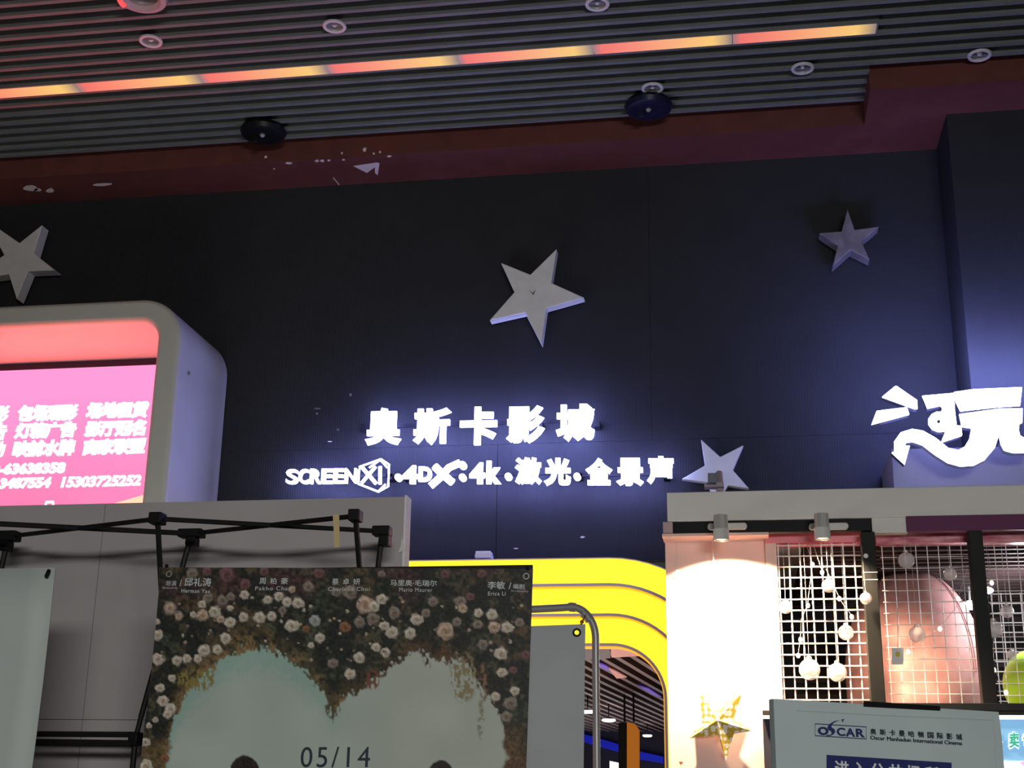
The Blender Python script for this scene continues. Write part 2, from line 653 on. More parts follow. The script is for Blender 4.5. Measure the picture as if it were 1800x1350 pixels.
# ------------------------------------------------------------------ coloured light strip in the ceiling
X0 = 0.951
seg = 0.872
rise = [(0.0, (0.30, 0.19, 0.19)), (0.06, (0.92, 0.17, 0.13)), (0.30, (1.0, 0.27, 0.16)), (0.60, (1.0, 0.45, 0.18)), (0.86, (1.0, 0.62, 0.16)), (0.94, (0.62, 0.40, 0.17)), (1.0, (0.24, 0.19, 0.18))]
M['strip'] = ramp_emitter('strip_red_to_yellow', rise, 0.92)
st = thing('ceiling_light_strip', 'long recessed ceiling light strip fading red to yellow in repeats', 'light strip', (X0 - 3 * seg, 7.555, ZC - 0.012))
for k in range(8):
    gg = G()
    gg.box(X0 - (k + 1) * seg + 0.002, X0 - k * seg - 0.002, 7.502, 7.608, ZC - 0.012, ZC + 0.03)
    obj('light_segment', gg, 'strip', st)
gg = G()
gg.box(X0 - 8 * seg, X0 + 0.01, 7.488, 7.500, ZC - 0.008, ZC + 0.08)
gg.box(X0 - 8 * seg, X0 + 0.01, 7.610, 7.622, ZC - 0.008, ZC + 0.08)
gg.box(X0, X0 + 0.01, 7.500, 7.610, ZC - 0.008, ZC + 0.08)
obj('channel', gg, 'slat', st)

# ------------------------------------------------------------------ downlights
dl = [(265, 73, 'grey ring downlight at far left, above the coloured light strip'),
      (588, 47, 'grey ring downlight above the strip, middle of the three in that row'),
      (1050, 8, 'grey ring downlight touching the top edge of the photo'),
      (1411, 121, 'grey ring downlight below the right end of the coloured strip'),
      (1722, 98, 'grey ring downlight furthest right on the ceiling'),
      (1147, 156, 'grey ring downlight directly above a round black ceiling fixture')]
first = None
for (x, y_, lab) in dl:
    c = Q(x, y_, ZC - 0.004)
    if first is None:
        t = thing('downlight', lab, 'ceiling light', c, 'ring downlights in the slatted ceiling')
        gg = G().lathe(c, [(0.054, 0.012), (0.052, -0.002), (0.060, -0.007), (0.071, -0.005), (0.075, 0.003), (0.074, 0.008)], 36)
        r0 = obj('ring', gg, 'ringw', t, True)
        gg = G().lathe(c, [(0.053, 0.003), (0.046, 0.022), (0.030, 0.034), (0.002, 0.036)], 30)
        r1 = obj('reflector', gg, 'lampin', t, True)
        gg = G().ball(c + (0, 0, 0.018), 0.019, n=14, m=8)
        r2 = obj('bulb', gg, 'ringw', t, True)
        first = (t, (r0, r1, r2))
    else:
        t = first[0].copy()
        COL.objects.link(t)
        t.location = c
        tag(t, lab, 'ceiling light', 'ring downlights in the slatted ceiling')
        for ch in first[1]:
            d = ch.copy()
            COL.objects.link(d)
            d.parent = t
# larger red-lit ring lamp at the top edge
c = Q(249, -8, ZC - 0.02)
t = thing('ring_lamp', 'larger round ceiling lamp glowing red, cut by the top edge', 'ceiling light', c)
obj('rim', G().lathe(c, [(0.10, 0.03), (0.095, -0.01), (0.115, -0.035), (0.145, -0.03), (0.158, 0.0), (0.15, 0.05)], 40), mat('rim_pinkish', (0.5, 0.36, 0.38), 0.35), t, True)
obj('inner_cone', G().lathe(c, [(0.097, 0.0), (0.08, 0.06), (0.03, 0.09), (0.001, 0.09)], 36), 'lampin', t, True)
gg = G()
ar = [c + np.array([0.125 * math.cos(a), 0.125 * math.sin(a), -0.037]) for a in np.linspace(math.radians(165), math.radians(235), 12)]
gg.tube(ar, 0.017, 8)
obj('red_led', gg, mat('red_glow', (0.8, 0.1, 0.1), 0.4, (1.0, 0.10, 0.10), 0.7), t, True)

# black round ceiling fixtures
for (x, y_, lab, tint) in [(463, 232, 'round black ceiling fixture on the left, just above the red soffit', (0.006, 0.006, 0.007)),
                     (1140, 187, 'round blue-black ceiling fixture next to a ring downlight', (0.008, 0.008, 0.03))]:
    c = Q(x, y_, ZC - 0.035)
    t = thing('ceiling_speaker', lab, 'speaker', c)
    mm = mat('fixture_black', tint, 0.35, spec=0.4)
    obj('shell', G().lathe(c, [(0.05, 0.04), (0.15, 0.03), (0.165, 0.0), (0.15, -0.03), (0.10, -0.045), (0.055, -0.035), (0.001, -0.03)], 36), mm, t, True)
    obj('driver', G().ball(c + (0.0, -0.015, -0.03), 0.02, n=14, m=8), 'lampin', t, True)
    gg = G().box(c[0] - 0.075, c[0] - 0.03, c[1] - 0.02, c[1] + 0.0, c[2] - 0.085, c[2] - 0.02)
    obj('bracket', gg, mm, t, bevel=0.004)
    obj('collar', G().lathe(c, [(0.11, 0.04), (0.11, 0.09)], 30), 'blk', t, True)

# ------------------------------------------------------------------ stars on the dark wall


def star(pxs, yf, depth, label, mname, mark=None, markmat='slat'):
    pts = [P(x, y_, yf) for x, y_ in pxs]
    c = sum(pts) / len(pts)
    t = thing('wall_star', label, 'star', (c[0], yf + depth, c[2]), 'five-pointed stars on the dark wall')
    gg = G().poly(pts, (0, depth, 0))
    obj('star_body', gg, mname, t, bevel=0.006)
    gg = G()
    gg.tube([(c[0], yf + depth - 0.01, c[2]), (c[0], 9.0, c[2])], 0.03, 10)
    obj('standoff', gg, 'blk', t)
    if mark:
        gg = G()
        gg.poly([YP(yf).at(x, y_, 0.003) for x, y_ in mark], (0, 0.0025, 0))
        obj('smudge', gg, markmat, t)


def zz(l, ox, oy, s):
    return [(ox + a / s, oy + b / s) for a, b in l]


star(zz([(935, 115), (872, 520), (1262, 695), (812, 822), (752, 1248), (560, 872), (135, 968), (432, 630), (272, 280), (622, 422)], 840, 420, 6.752), 8.86, 0.09,
     'large white star tilted right, alone in the middle of the dark wall', 'star',
     zz([(600, 600), (650, 640), (690, 600), (660, 668)], 840, 420, 6.752))
star(zz([(785, 75), (925, 490), (1410, 425), (1062, 718), (1225, 1085), (845, 895), (488, 1215), (590, 800), (220, 555), (665, 520)], 1420, 360, 11.25), 8.83, 0.12,
     'small grey star with a shiny face, at the upper right of the wall', 'star_grey')
star([(74, 395), (34, 427), (-28, 384), (7, 448), (-62, 494), (15, 482), (29, 526), (49, 477), (97, 475), (59, 445)], 8.84, 0.11,
     'white star cut by the left edge, above the lit billboard', 'star')
star([(1232, 772), (1266, 803), (1307, 782), (1288, 826), (1317, 859), (1280, 853), (1258, 888), (1243, 848), (1198, 842), (1239, 818)], 8.9, 0.06,
     'white star standing half hidden behind the kiosk roof edge', 'star')

# ------------------------------------------------------------------ lit lettering on the wall
YS = 8.86
PS = YP(YS)


def letter(parent, ch, x0, x1, yt, yb, bold=0.028, depth=0.045, sx=0.0, name='letter'):
    gg = G()
    write(gg, ch, (x0, yb), (x1, yb - sx), yb - yt, PS, depth=depth, bold=bold)
    return obj(name, gg, 'sign', parent)


def strokes(parent, name, lines, w, y=YS, depth=0.045, mname='sign'):
    gg = G()
    for ln in lines:
        pts = [P(px, py, y - 0.012) for px, py in ln]
        gg.tube(pts, w, 8)
    return obj(name, gg, mname, parent)


c = P(845, 785, YS)
t = thing('lit_wall_sign', 'row of five large glowing white characters on the dark wall', 'sign', (c[0], 9.0, c[2]))
for ch, x0, x1, yt, yb in [('奥', 643, 706, 720, 784), ('斯', 727, 793, 720, 784), ('卡', 809, 874, 718, 784), ('影', 891, 958, 716, 781), ('城', 978, 1046, 713, 778)]:
    letter(t, ch, x0, x1, yt, yb, bold=0.045, sx=1)
gg = G()
a, b = P(640, 752, 8.93), P(1050, 747, 8.93)
for q in (0.0, 0.26, 0.5, 0.76, 1.0):
    p = a + (b - a) * q
    gg.box(p[0] - 0.02, p[0] + 0.02, 8.9, 9.0, p[2] - 0.02, p[2] + 0.02)
gg.box(a[0], b[0], 8.905, 8.92, a[2] - 0.012, a[2] + 0.012)
obj('mounting_rail', gg, 'blk', t)

c = P(845, 852, YS)
t = thing('lit_wall_sign', 'lower row of smaller glowing letters, numerals and a cube emblem', 'sign', (c[0], 9.0, c[2]))
xe = [505, 527, 547, 567, 588, 608, 630]
for k, ch in enumerate('SCREEN'):
    letter(t, ch, xe[k], xe[k + 1] - 2, 827 - k * 0.3, 852 - k * 0.3, bold=0.014)
z6 = lambda l: zz(l, 480, 680, 4.5)
emb = [z6([(853, 572), (918, 614), (911, 788), (835, 830), (676, 768), (684, 632), (853, 572)]), z6([(847, 630), (847, 770)]),
       z6([(700, 632), (815, 765)]), z6([(812, 630), (700, 762)]), z6([(853, 572), (760, 640)]), z6([(853, 580), (905, 640)]), z6([(835, 825), (890, 770)])]
strokes(t, 'cube_emblem', emb[:1] + emb[4:], 0.0068)
strokes(t, 'cube_emblem', emb[1:4], 0.0125)
gg = G()


def dot(cx, cy, r_px):
    gg = G()
    n = 18
    rr = r_px
    gg.poly([P(cx + rr * math.cos(2 * math.pi * k / n), cy + rr * math.sin(2 * math.pi * k / n), YS - 0.045) for k in range(n)], (0, 0.045, 0))
    obj('dot', gg, 'sign', t)


dot(699.5, 838.5, 6)
letter(t, '4', 708, 735, 820, 852, bold=0.05)
letter(t, 'D', 737, 760, 822, 848, bold=0.05)
strokes(t, 'letter', [z6([(1278, 628), (1340, 690), (1420, 758)]), z6([(1245, 785), (1320, 720), (1390, 640), (1480, 600)])], 0.026)
dot(812.5, 817, 6.5)
dot(812.5, 838.5, 6)
letter(t, '4', 826, 853, 815, 852, bold=0.05)
letter(t, 'k', 856, 882, 812, 852, bold=0.06)
dot(893, 837, 6)
letter(t, '激', 906, 953, 806, 853, bold=0.05)
letter(t, '光', 957, 1004, 807, 855, bold=0.055)
dot(1014, 837, 6)
for ch, x0, x1, yt, yb in [('全', 1030, 1077, 807, 854), ('景', 1084, 1132, 807, 855), ('声', 1138, 1185, 804, 852)]:
    letter(t, ch, x0, x1, yt, yb, bold=0.055)
gg = G()
for x0, x1, yy in ((585, 690, 838), (700, 1000, 838), (1010, 1180, 836)):
    a, b = P(x0, yy, 8.91), P(x1, yy, 8.91)
    gg.box(a[0], b[0], 8.9, 8.92, a[2] - 0.012, a[2] + 0.012)
    for q in (0.05, 0.95):
        p = a + (b - a) * q
        gg.box(p[0] - 0.02, p[0] + 0.02, 8.9, 9.0, p[2] - 0.02, p[2] + 0.02)
obj('mounting_rail', gg, 'blk', t)

# ------------------------------------------------------------------ stylised sign above the kiosk
YK = 7.95
z8 = lambda l: zz(l, 1400, 600, 4.5)
sg = thing('lit_roof_sign', 'big glowing white lettering with a curling arrow tail above the kiosk', 'sign', tuple(P(1700, 851, YK)))
pieces = [
    ('spark', [(680, 437), (783, 352), (795, 355), (955, 465), (958, 530), (935, 530)]),
    ('spark', [(595, 655), (635, 550), (875, 520), (892, 575)]),
    ('character_stroke', [(997, 430), (1245, 408), (1255, 560), (1268, 665), (1305, 668), (1310, 742), (1145, 797), (1182, 708), (1125, 712), (1075, 692), (1045, 650),
                 (1045, 610), (1070, 575), (1110, 555), (1150, 556), (1155, 520), (1140, 505), (1038, 527), (1015, 470)]),
    ('character_stroke', [(1248, 400), (1400, 378), (1785, 362), (1770, 505), (1600, 515), (1298, 548), (1262, 470)]),
    ('character_stroke', [(1290, 575), (1600, 532), (1790, 530), (1788, 640), (1764, 650), (1758, 700), (1770, 745), (1800, 762), (1850, 765), (1890, 740), (1925, 690), (1960, 690), (1950, 800), (1880, 872),
                 (1800, 878), (1715, 878), (1645, 858), (1620, 810), (1603, 735), (1570, 840), (1490, 935), (1405, 978), (1300, 985), (1200, 958), (1100, 895), (1000, 818),
                 (920, 790), (870, 797), (857, 825), (897, 825), (857, 970), (757, 878), (775, 872), (775, 790), (825, 720), (915, 692), (1000, 706), (1100, 762), (1200, 842), (1282, 860), (1332, 832), (1372, 765), (1387, 682),
                 (1310, 672), (1300, 620)])]
for nm, pl in pieces:
    gg = G().poly([P(x, y_, YK) for x, y_ in z8(pl)], (0, 0.02, 0))
    ob = obj(nm, gg, 'sign2', sg)
    gg = G().poly([P(x, y_, YK + 0.0205) for x, y_ in z8(pl)], (0, 0.08, 0))
    obj('return_edge', gg, 'chrome', ob)
gg = G().poly([P(1650 + 3.2 * math.cos(k * 0.45) , 741 + 3.2 * math.sin(k * 0.45), YK - 0.001) for k in range(14)], (0, 0.001, 0))
obj('loop_hole', gg, 'slat', sg)
# LED modules behind the letters, washing the wall
for lx, lz, sx_, en in ((1.78, 4.2, 1.0, 27), (1.1, 4.22, 0.35, 20)):
    lamp('sign_back_light', 'AREA', (lx, YK + 0.2, lz), en, (0.30, 0.33, 1.0), sx_, (lx + (0.25 if lx < 1.4 else 0), 9.0, lz + 0.1), size_y=0.22)
a, b = P(1567, 790, 8.34), P(1900, 858, 8.34)
gg = G().box(a[0], b[0] + 0.4, 8.34, 8.47, b[2] - 0.12, a[2])
gg.box(a[0], 1.47, 8.47, 8.98, b[2] - 0.12, a[2])
obj('backing_box', gg, mat('sign_box_grey', (0.30, 0.29, 0.31), 0.5), sg)

# ------------------------------------------------------------------ LED billboard in a rounded white housing
HX1 = -3.63
bt = thing('led_billboard', 'lit pink advertising screen set deep in a rounded white housing', 'billboard', (-5.4, 9.0, 3.0))
outer = rrect(-7.6, HX1, 2.9, 4.87, 0.30, 14)
inner = rrect(-7.42, -3.795, 3.05, 4.715, 0.14, 14)
g = G()
ring_xz(g, outer, inner, 8.1, 8.995)
obj('housing', g, 'housing', bt, True, bevel=0.03)
g = G().box(-7.3, -3.80, 8.84, 8.87, 3.2, P(100, 648, 8.84)[2])
scr = obj('screen', g, 'led', bt)
g = G().box(-7.42, -3.78, 8.88, 8.99, 3.0, 4.76)
obj('back_panel', g, 'bezel', bt)
PL = YP(8.838)
zl = lambda x, y_: (x / 6.4286, 690 + y_ / 6.4286)
for body, x0, x1, y0, y1, h, bo, sh, sp in [
        ('包场观影', 185, 872, 335, 318, 190, 0.065, 0.1, 0.92), ('场地租赁', 962, 1672, 302, 285, 188, 0.065, 0.1, 0.92), ('影', -95, 92, 342, 337, 190, 0.05, 0.1, 1),
        ('灯箱广告', 150, 855, 532, 515, 188, 0.065, 0.1, 0.92), ('影厅冠名', 942, 1650, 510, 492, 188, 0.065, 0.1, 0.92), ('告', -112, 68, 540, 536, 190, 0.05, 0.1, 1),
        ('映前水牌', 128, 840, 735, 716, 190, 0.065, 0.1, 0.92), ('商家联盟', 928, 1638, 716, 696, 188, 0.065, 0.1, 0.92), ('动', -130, 50, 740, 734, 180, 0.05, 0.1, 1),
        ('0-63638358', -105, 735, 932, 912, 128, 0.06, 0.1, 1.0), ('3487554', -20, 572, 1092, 1078, 122, 0.06, 0.15, 0.98), ('15303725252', 682, 1588, 1078, 1055, 125, 0.05, 0.15, 0.98)]:
    a, b = zl(x0, y0), zl(x1, y1)
    g = G()
    write(g, body, a, b, h / 6.4286, PL, 0.003, bo, sh, sp)
    obj('caption', g, 'led_text', scr)
g = G()
for ln in [[(515, 1275), (525, 1238), (600, 1236), (600, 1275)]]:
    g.tube([PL.at(*zl(*p)) for p in ln], 0.010, 6)
obj('caption', g, 'led_text', scr)
g = G().poly([PL.at(*zl(*p)) for p in [(1300, 1250), (1760, 1118), (1760, 1400), (1300, 1400)]], (0, -0.002, 0))
obj('corner_flash', g, mat('led_cream', (0.3, 0.2, 0.1), 0.5, (1.0, 0.60, 0.42), 1.1), scr)
lamp('recess_red_light', 'AREA', (-5.3, 8.45, 3.15), 75, (1.0, 0.10, 0.06), 3.2, (-5.3, 8.5, 5.0), size_y=0.2)
# thin joint lines on the housing
g = G()
g.tube([P(325, 655, 8.3) + (0.012, 0, 0), P(352, 680, 8.6) + (0.012, 0, 0)], 0.0025, 6)
a = P(326, 656, 8.28)
g.ball((HX1 + 0.003, 8.28, a[2]), 0.012, n=10, m=6)
obj('housing_screw', g, 'slat', bt)

# ------------------------------------------------------------------ yellow stepped archway
at_ = thing('lit_archway', 'glowing yellow stepped archway over the cinema entrance', 'archway', (-1.9, 9.0, 0))
RX = -0.495
CXA = RX - 0.345
ZIN = 2.638


def arch_path(off, z0=0.0, seg=16):
    """outline of the arch, off metres outside the opening: right foot, round right corner, round left corner, left foot"""
    r = 0.345 + off
    xl = -3.25 + 0.345
    zc = ZIN - 0.345
    pts = [(CXA + r, z0)]
    for k in range(seg + 1):
        a = math.radians(90 * k / seg)
        pts.append((CXA + r * math.cos(a), zc + r * math.sin(a)))
    for k in range(seg + 1):
        a = math.radians(90 + 90 * k / seg)
        pts.append((xl + r * math.cos(a), zc + r * math.sin(a)))
    pts.append((xl - r, z0))
    return pts


def arch_band(name, o1, o0, y0, y1, mname, parent, label=None):
    A_, B_ = arch_path(o1), arch_path(o0)
    n = len(A_)
    vs = [(x, y0, z) for x, z in A_] + [(x, y0, z) for x, z in B_] + [(x, y1, z) for x, z in A_] + [(x, y1, z) for x, z in B_]
    fs = []
    for i in range(n - 1):
        j = i + 1
        fs += [(i, j, n + j, n + i), (2 * n + j, 2 * n + i, 3 * n + i, 3 * n + j), (j, i, 2 * n + i, 2 * n + j), (n + i, n + j, 3 * n + j, 3 * n + i)]
    gg = G().add(vs, fs)
    return obj(name, gg, mname, parent)


for (o1, o0, y0) in [(0.545, 0.378, 8.86), (0.366, 0.192, 8.94), (0.180, 0.008, 9.02)]:
    bd = arch_band('light_band', o1, o0, y0, y0 + 0.12, 'yellow', at_)
    arch_band('edge_trim', o0 + 0.005, o0 - 0.012, y0 - 0.012, y0 + 0.1, 'trim', bd)
    arch_band('orange_edge', o0 - 0.0125, o0 - 0.0185, y0 + 0.01, y0 + 0.12, 'edge_orange', bd)
arch_band('outer_trim', 0.551, 0.5455, 8.84, 8.99, 'trim', at_)
# white box lying on the arch
a = P(850, 982, 8.9)
w_ = 0.055
t = thing('small_white_box', 'small white box lying on top of the yellow archway', 'box', (a[0], 8.92, a[2]))
g = G().box(a[0] - w_, a[0] + w_, 8.87, 8.97, a[2], a[2] + 0.03)
obj('body', g, mat('box_white', (0.7, 0.7, 0.75), 0.5), t, bevel=0.004)
g = G().box(a[0] - w_ + 0.004, a[0] + w_ - 0.004, 8.875, 8.965, a[2] + 0.031, a[2] + 0.048)
obj('lid', g, mat('box_lid', (0.8, 0.8, 0.85), 0.5), t, bevel=0.004)

# ------------------------------------------------------------------ hall seen through the archway
ZI = 2.95
g = G()
ang = math.radians(84.9)
dx, dy = math.cos(ang), math.sin(ang)
nx, ny = dy, -dx
for k in range(-26, 30):
    bx, by = -1.6 + nx * k * 0.155, 9.25 + ny * k * 0.155
    p0 = np.array([bx + dx * (0.02 if k >= 0 else 0.0) + 0, by, ZI])
    s0 = (9.2 - by) / dy
    s1 = (24.95 - by) / dy
    a0 = np.array([bx + dx * s0, by + dy * s0, ZI])
    a1 = np.array([bx + dx * s1, by + dy * s1, ZI])
    w2 = np.array([nx, ny, 0]) * 0.028
    g.hexa([a0 - w2, a0 + w2, a1 + w2, a1 - w2], (0, 0, 0.09))
g.box(-8, 4.2, 9.1, 25.1, 3.12, 3.16, 1)
struct('ceiling', g, ['slat_in', 'void'])
g = G().box(-8, 4.2, 25.0, 25.1, 0, 3.2)
struct('wall_far', g, 'inwall')
g = G().box(1.2, 1.3, 9.1, 25.0, 0, 3.15)
struct('wall_hall_right', g, 'inwall')
g = G().box(-7, -6.9, 9.1, 25.0, 0, 3.15)
struct('wall_hall_left', g, 'inwall')
# lamps of the inner hall
pl_lab = ['oval glowing ceiling lamp in the hall, left of the grey tube frame',
          'oval glowing ceiling lamp in the hall, just right of the grey tube frame',
          'small oval ceiling lamp in the hall, right of the orange hanging sign']
for (x, y_, rr), lab in zip([(1033, 1252, 0.13), (1070, 1267, 0.15), (1138, 1294, 0.12)], pl_lab):
    c = Q(x, y_, 2.76)
    t = thing('disc_lamp', lab, 'ceiling light', c, 'round lamps in the hall behind the archway')
    obj('diffuser', G().lathe(c, [(0.001, -0.015), (rr * 0.45, -0.012), (rr * 0.62, 0.0), (rr * 0.6, 0.02), (0.001, 0.02)], 24), 'wlight', t, True)
    obj('mount', G().tube([c + (0, 0, 0.02), c + (0, 0, 0.36)], 0.008, 8), 'blk', t)
lamp('hall_light', 'AREA', (-1.6, 13, 0.6), 50, (1.0, 0.8, 0.74), 1.2, (-1.6, 13.2, 3.0), size_y=4.0)
lamp('hall_light', 'AREA', (-1.8, 21, 0.6), 60, (0.9, 0.88, 1.0), 1.5, (-1.8, 21.2, 3.0), size_y=5.0)
# glowing ceiling panels in the hall
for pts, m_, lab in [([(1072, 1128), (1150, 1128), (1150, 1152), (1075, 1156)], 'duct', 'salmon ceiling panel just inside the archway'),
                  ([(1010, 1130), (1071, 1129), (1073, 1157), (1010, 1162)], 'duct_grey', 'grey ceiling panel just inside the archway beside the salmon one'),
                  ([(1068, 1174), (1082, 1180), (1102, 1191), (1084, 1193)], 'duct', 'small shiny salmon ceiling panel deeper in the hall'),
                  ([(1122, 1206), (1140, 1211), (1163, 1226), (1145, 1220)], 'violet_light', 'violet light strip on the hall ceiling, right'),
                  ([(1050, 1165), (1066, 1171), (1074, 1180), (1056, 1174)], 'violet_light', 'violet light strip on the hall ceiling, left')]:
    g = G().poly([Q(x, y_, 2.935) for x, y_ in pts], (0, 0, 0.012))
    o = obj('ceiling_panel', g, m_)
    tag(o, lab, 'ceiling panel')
# hanging orange sign box
a, b = P(1089, 1268, 17.0), P(1120, 1290, 17.0)
t = thing('hanging_sign', 'orange and black sign box hanging on two rods in the hall', 'sign', (a[0] + 0.12, 17.0, 1.7))
g = G().poly([P(1102, 1269, 17.0), P(1116, 1273, 17.0), P(1123, 1283, 17.0), P(1123, 1420, 17.0), P(1102, 1420, 17.0)], (0, 0.14, 0))
obj('orange_face', g, 'orange', t)
g = G().hexa([P(1087, 1271, 17.0), P(1087, 1420, 17.0), P(1101.7, 1420, 17.0), P(1101.7, 1269, 17.0)], (0, 0.14, 0))
obj('black_side', g, 'blk', t)
g = G()
for x in (1098, 1114):
    p = P(x, 1269, 17.06)
    g.tube([p, (p[0], p[1], 3.0)], 0.012, 8)
obj('rod', g, 'blk', t)
for pts, lab in [([(1018, 1288), (1087, 1308), (1087, 1322), (1018, 1302)], 'blue glowing strip in the hall left of the orange sign'),
                 ([(1120, 1320), (1166, 1330), (1166, 1342), (1120, 1334)], 'blue glowing strip in the hall right of the orange sign')]:
    g = G().hexa([P(x, y_, 24.9) for x, y_ in pts], (0, 0.08, 0))
    o = obj('blue_light_strip', g, 'blue_light')
    tag(o, lab, 'light strip')
g = G().hexa([P(1072, 1338, 22.0), P(1087, 1341, 22.0), P(1087, 1366, 22.0), P(1072, 1366, 22.0)], (0, 0.06, 0))
o = obj('lit_notice', g, 'wlight')
tag(o, 'small bright white panel at the bottom of the hall view', 'panel')

# ------------------------------------------------------------------ white partition on the left
YQ = 4.6
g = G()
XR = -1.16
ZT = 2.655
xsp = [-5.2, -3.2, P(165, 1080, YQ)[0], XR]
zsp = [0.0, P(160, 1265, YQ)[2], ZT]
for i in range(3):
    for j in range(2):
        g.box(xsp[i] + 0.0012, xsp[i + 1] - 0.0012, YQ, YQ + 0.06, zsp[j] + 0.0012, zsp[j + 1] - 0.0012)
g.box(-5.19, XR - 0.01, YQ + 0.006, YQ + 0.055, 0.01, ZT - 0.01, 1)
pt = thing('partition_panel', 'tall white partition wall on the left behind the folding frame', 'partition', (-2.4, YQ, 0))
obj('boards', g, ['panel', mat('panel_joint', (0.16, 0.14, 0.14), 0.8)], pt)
g = G().box(XR, XR + 0.008, YQ - 0.004, YQ + 0.064, 0, ZT + 0.004)
obj('edge_strip', g, mat('edge_white', (0.85, 0.83, 0.85), 0.5), pt)
p = P(707, 960, YQ - 0.006)
g = G().poly([P(706, 945, YQ - 0.008), P(713, 966, YQ - 0.008), P(700, 972, YQ - 0.008), P(704, 960, YQ - 0.008)], (0, 0.004, 0))
obj('torn_flap', g, 'white', pt)

# ------------------------------------------------------------------ folding pop-up frame in front of it
YA, YB = 3.98, 4.36
fr = thing('folding_display_frame', 'black folding display frame with crossing bars before the partition', 'frame', (-1.5, 4.1, 0))
FA, FB, FL = P(277, 912, YA), P(625, 907, YA), P(-75, 917, YA)
RA, RB, RC = P(15, 943, YB), P(337, 938, YB), P(672, 934, YB)
LA, LB, LC = P(238, 1299, YB), P(-60, 1297, YB), P(655, 1300, YB)
bars = [(FA, RA), (FL, RB), (FA, RC), (FB, RB), (FB, RC), (FL, RA)]


def bar(a, b, r=0.008, name='bar', m_='blkm'):
    gg = G().tube([a, b], r, 8)
    return obj(name, gg, m_, fr, True)


bar(FA, RA)
bar(FL, RB, 0.009)
bar(FA, RC, 0.008)
bar(FB, RB, 0.008)
# uprights cross between front and rear hubs
FLOW = [np.array([FA[0], YA, 1.0]), np.array([FB[0], YA, 1.0]), np.array([FL[0], YA, 1.0])]
for (hub, low) in [(FA, LA + (0.12, 0, -0.02)), (FB, LC), (FL, LB)]:
    bar(hub, low, 0.009, 'upright')
for (hub, low) in [(RA, P(-20, 1100, YB)), (RB, P(248, 1260, YB)), (RC, P(655, 1080, YB))]:
    bar(hub, low, 0.010, 'upright')
bar(LA, LA * (1, 1, 0) + (0.0, 0, 0.0), 0.010, 'upright')
bar(P(655, 1080, YB), P(655, 1080, YB) * (1, 1, 0), 0.010, 'upright')
bar(P(-20, 1100, YB), P(-20, 1100, YB) * (1, 1, 0), 0.010, 'upright')
bar(P(248, 1260, YB), LA, 0.009, 'upright')
bar(LA + (0, 0, 0.014), LB + (0, 0, 0.014), 0.0095, 'cross_rail')
bar(LA + (0, -0.02, -0.016), LB + (0, -0.02, -0.012), 0.0115, 'cross_rail')


def hub(c, w, h, d=0.05, tail=None):
    gg = G().box(c[0] - w / 2, c[0] + w / 2, c[1] - d / 2, c[1] + d / 2, c[2] - h / 2, c[2] + h / 2)
    if tail:
        gg.box(c[0] + tail[0] - 0.017, c[0] + tail[0] + 0.017, c[1] - d / 2, c[1] + d / 2, c[2] - h / 2 - tail[1], c[2] - h / 2)
    obj('hub', gg, 'blk', fr, bevel=0.004)


hub(FA, 0.042, 0.036)
hub(FB, 0.036, 0.036)
hub(FL, 0.04, 0.036)
hub(RA, 0.075, 0.035, tail=(-0.005, 0.035))
hub(RB, 0.085, 0.028, tail=(0.005, 0.03))
hub(RC, 0.06, 0.032, tail=(0.012, 0.035))
hub(LA, 0.032, 0.044)
# masking tape hanging from the bar
g = G()
q = FB + (RB - FB) * 0.1
pc = [P(585, 905, YA - 0.01), P(596, 904, YA - 0.01), P(597, 962, YA - 0.01), P(588, 963, YA - 0.01)]
g.poly(pc, (0, 0.002, 0))
o = obj('masking_tape', g, 'tape')
tag(o, 'strip of tan masking tape hanging from the folding frame bar', 'tape')

# ------------------------------------------------------------------ film poster on its banner, flowers and a heart
YF = 3.8
PF = YP(YF)


def vnoise(xx, yy, s, seed):
    r_ = np.random.RandomState(seed)
    tab = r_.rand(256, 256)
    x, y_ = xx / s, yy / s
    xi, yi = np.floor(x).astype(int), np.floor(y_).astype(int)
    fx, fy = x - xi, y_ - yi
    fx, fy = fx * fx * (3 - 2 * fx), fy * fy * (3 - 2 * fy)
    g_ = lambda a, b: tab[a % 256, b % 256]
    return (g_(xi, yi) * (1 - fx) + g_(xi + 1, yi) * fx) * (1 - fy) + (g_(xi, yi + 1) * (1 - fx) + g_(xi + 1, yi + 1) * fx) * fy


def smooth(a, b, x):
    t = np.clip((x - a) / (b - a), 0, 1)
    return t * t * (3 - 2 * t)


ys = np.concatenate([np.arange(998, 1358, 2.0), np.array([1400, 1500, 1600, 1700, 1800])])
us = np.linspace(0, 1, 331)
ly = [990, 998, 1040, 1120, 1220, 1260, 1300, 1350, 1800]
lx = [279, 279, 279, 272, 262, 256, 251, 246, 200]
ry = [990, 1000, 1350, 1800]
rx_ = [937, 937, 925, 910]
XX = np.zeros((len(ys), len(us)))
YY = np.zeros_like(XX)
for i, y_ in enumerate(ys):
    a, b = np.interp(y_, ly, lx), np.interp(y_, ry, rx_)
    XX[i] = a + (b - a) * us
    YY[i] = y_ + (us * 3.0 - 1.0) * (1 if y_ < 1358 else 0)
n1, n2, n3 = vnoise(XX, YY, 70, 1), vnoise(XX, YY, 17, 2), vnoise(XX, YY, 6, 3)
n4 = vnoise(XX * 1.6, YY * 0.7, 5, 4)
n5 = vnoise(XX, YY, 3.2, 9)
col = np.zeros(XX.shape + (3,))
dark, grn, brn, prp = np.array([.028, .030, .024]), np.array([.065, .085, .055]), np.array([.13, .075, .045]), np.array([.10, .05, .05])
m1 = smooth(.45, .75, n2 * .55 + n3 * .45)[..., None]
col = dark * (1 - m1) + (grn * (1 - n1[..., None]) + brn * n1[..., None]) * m1
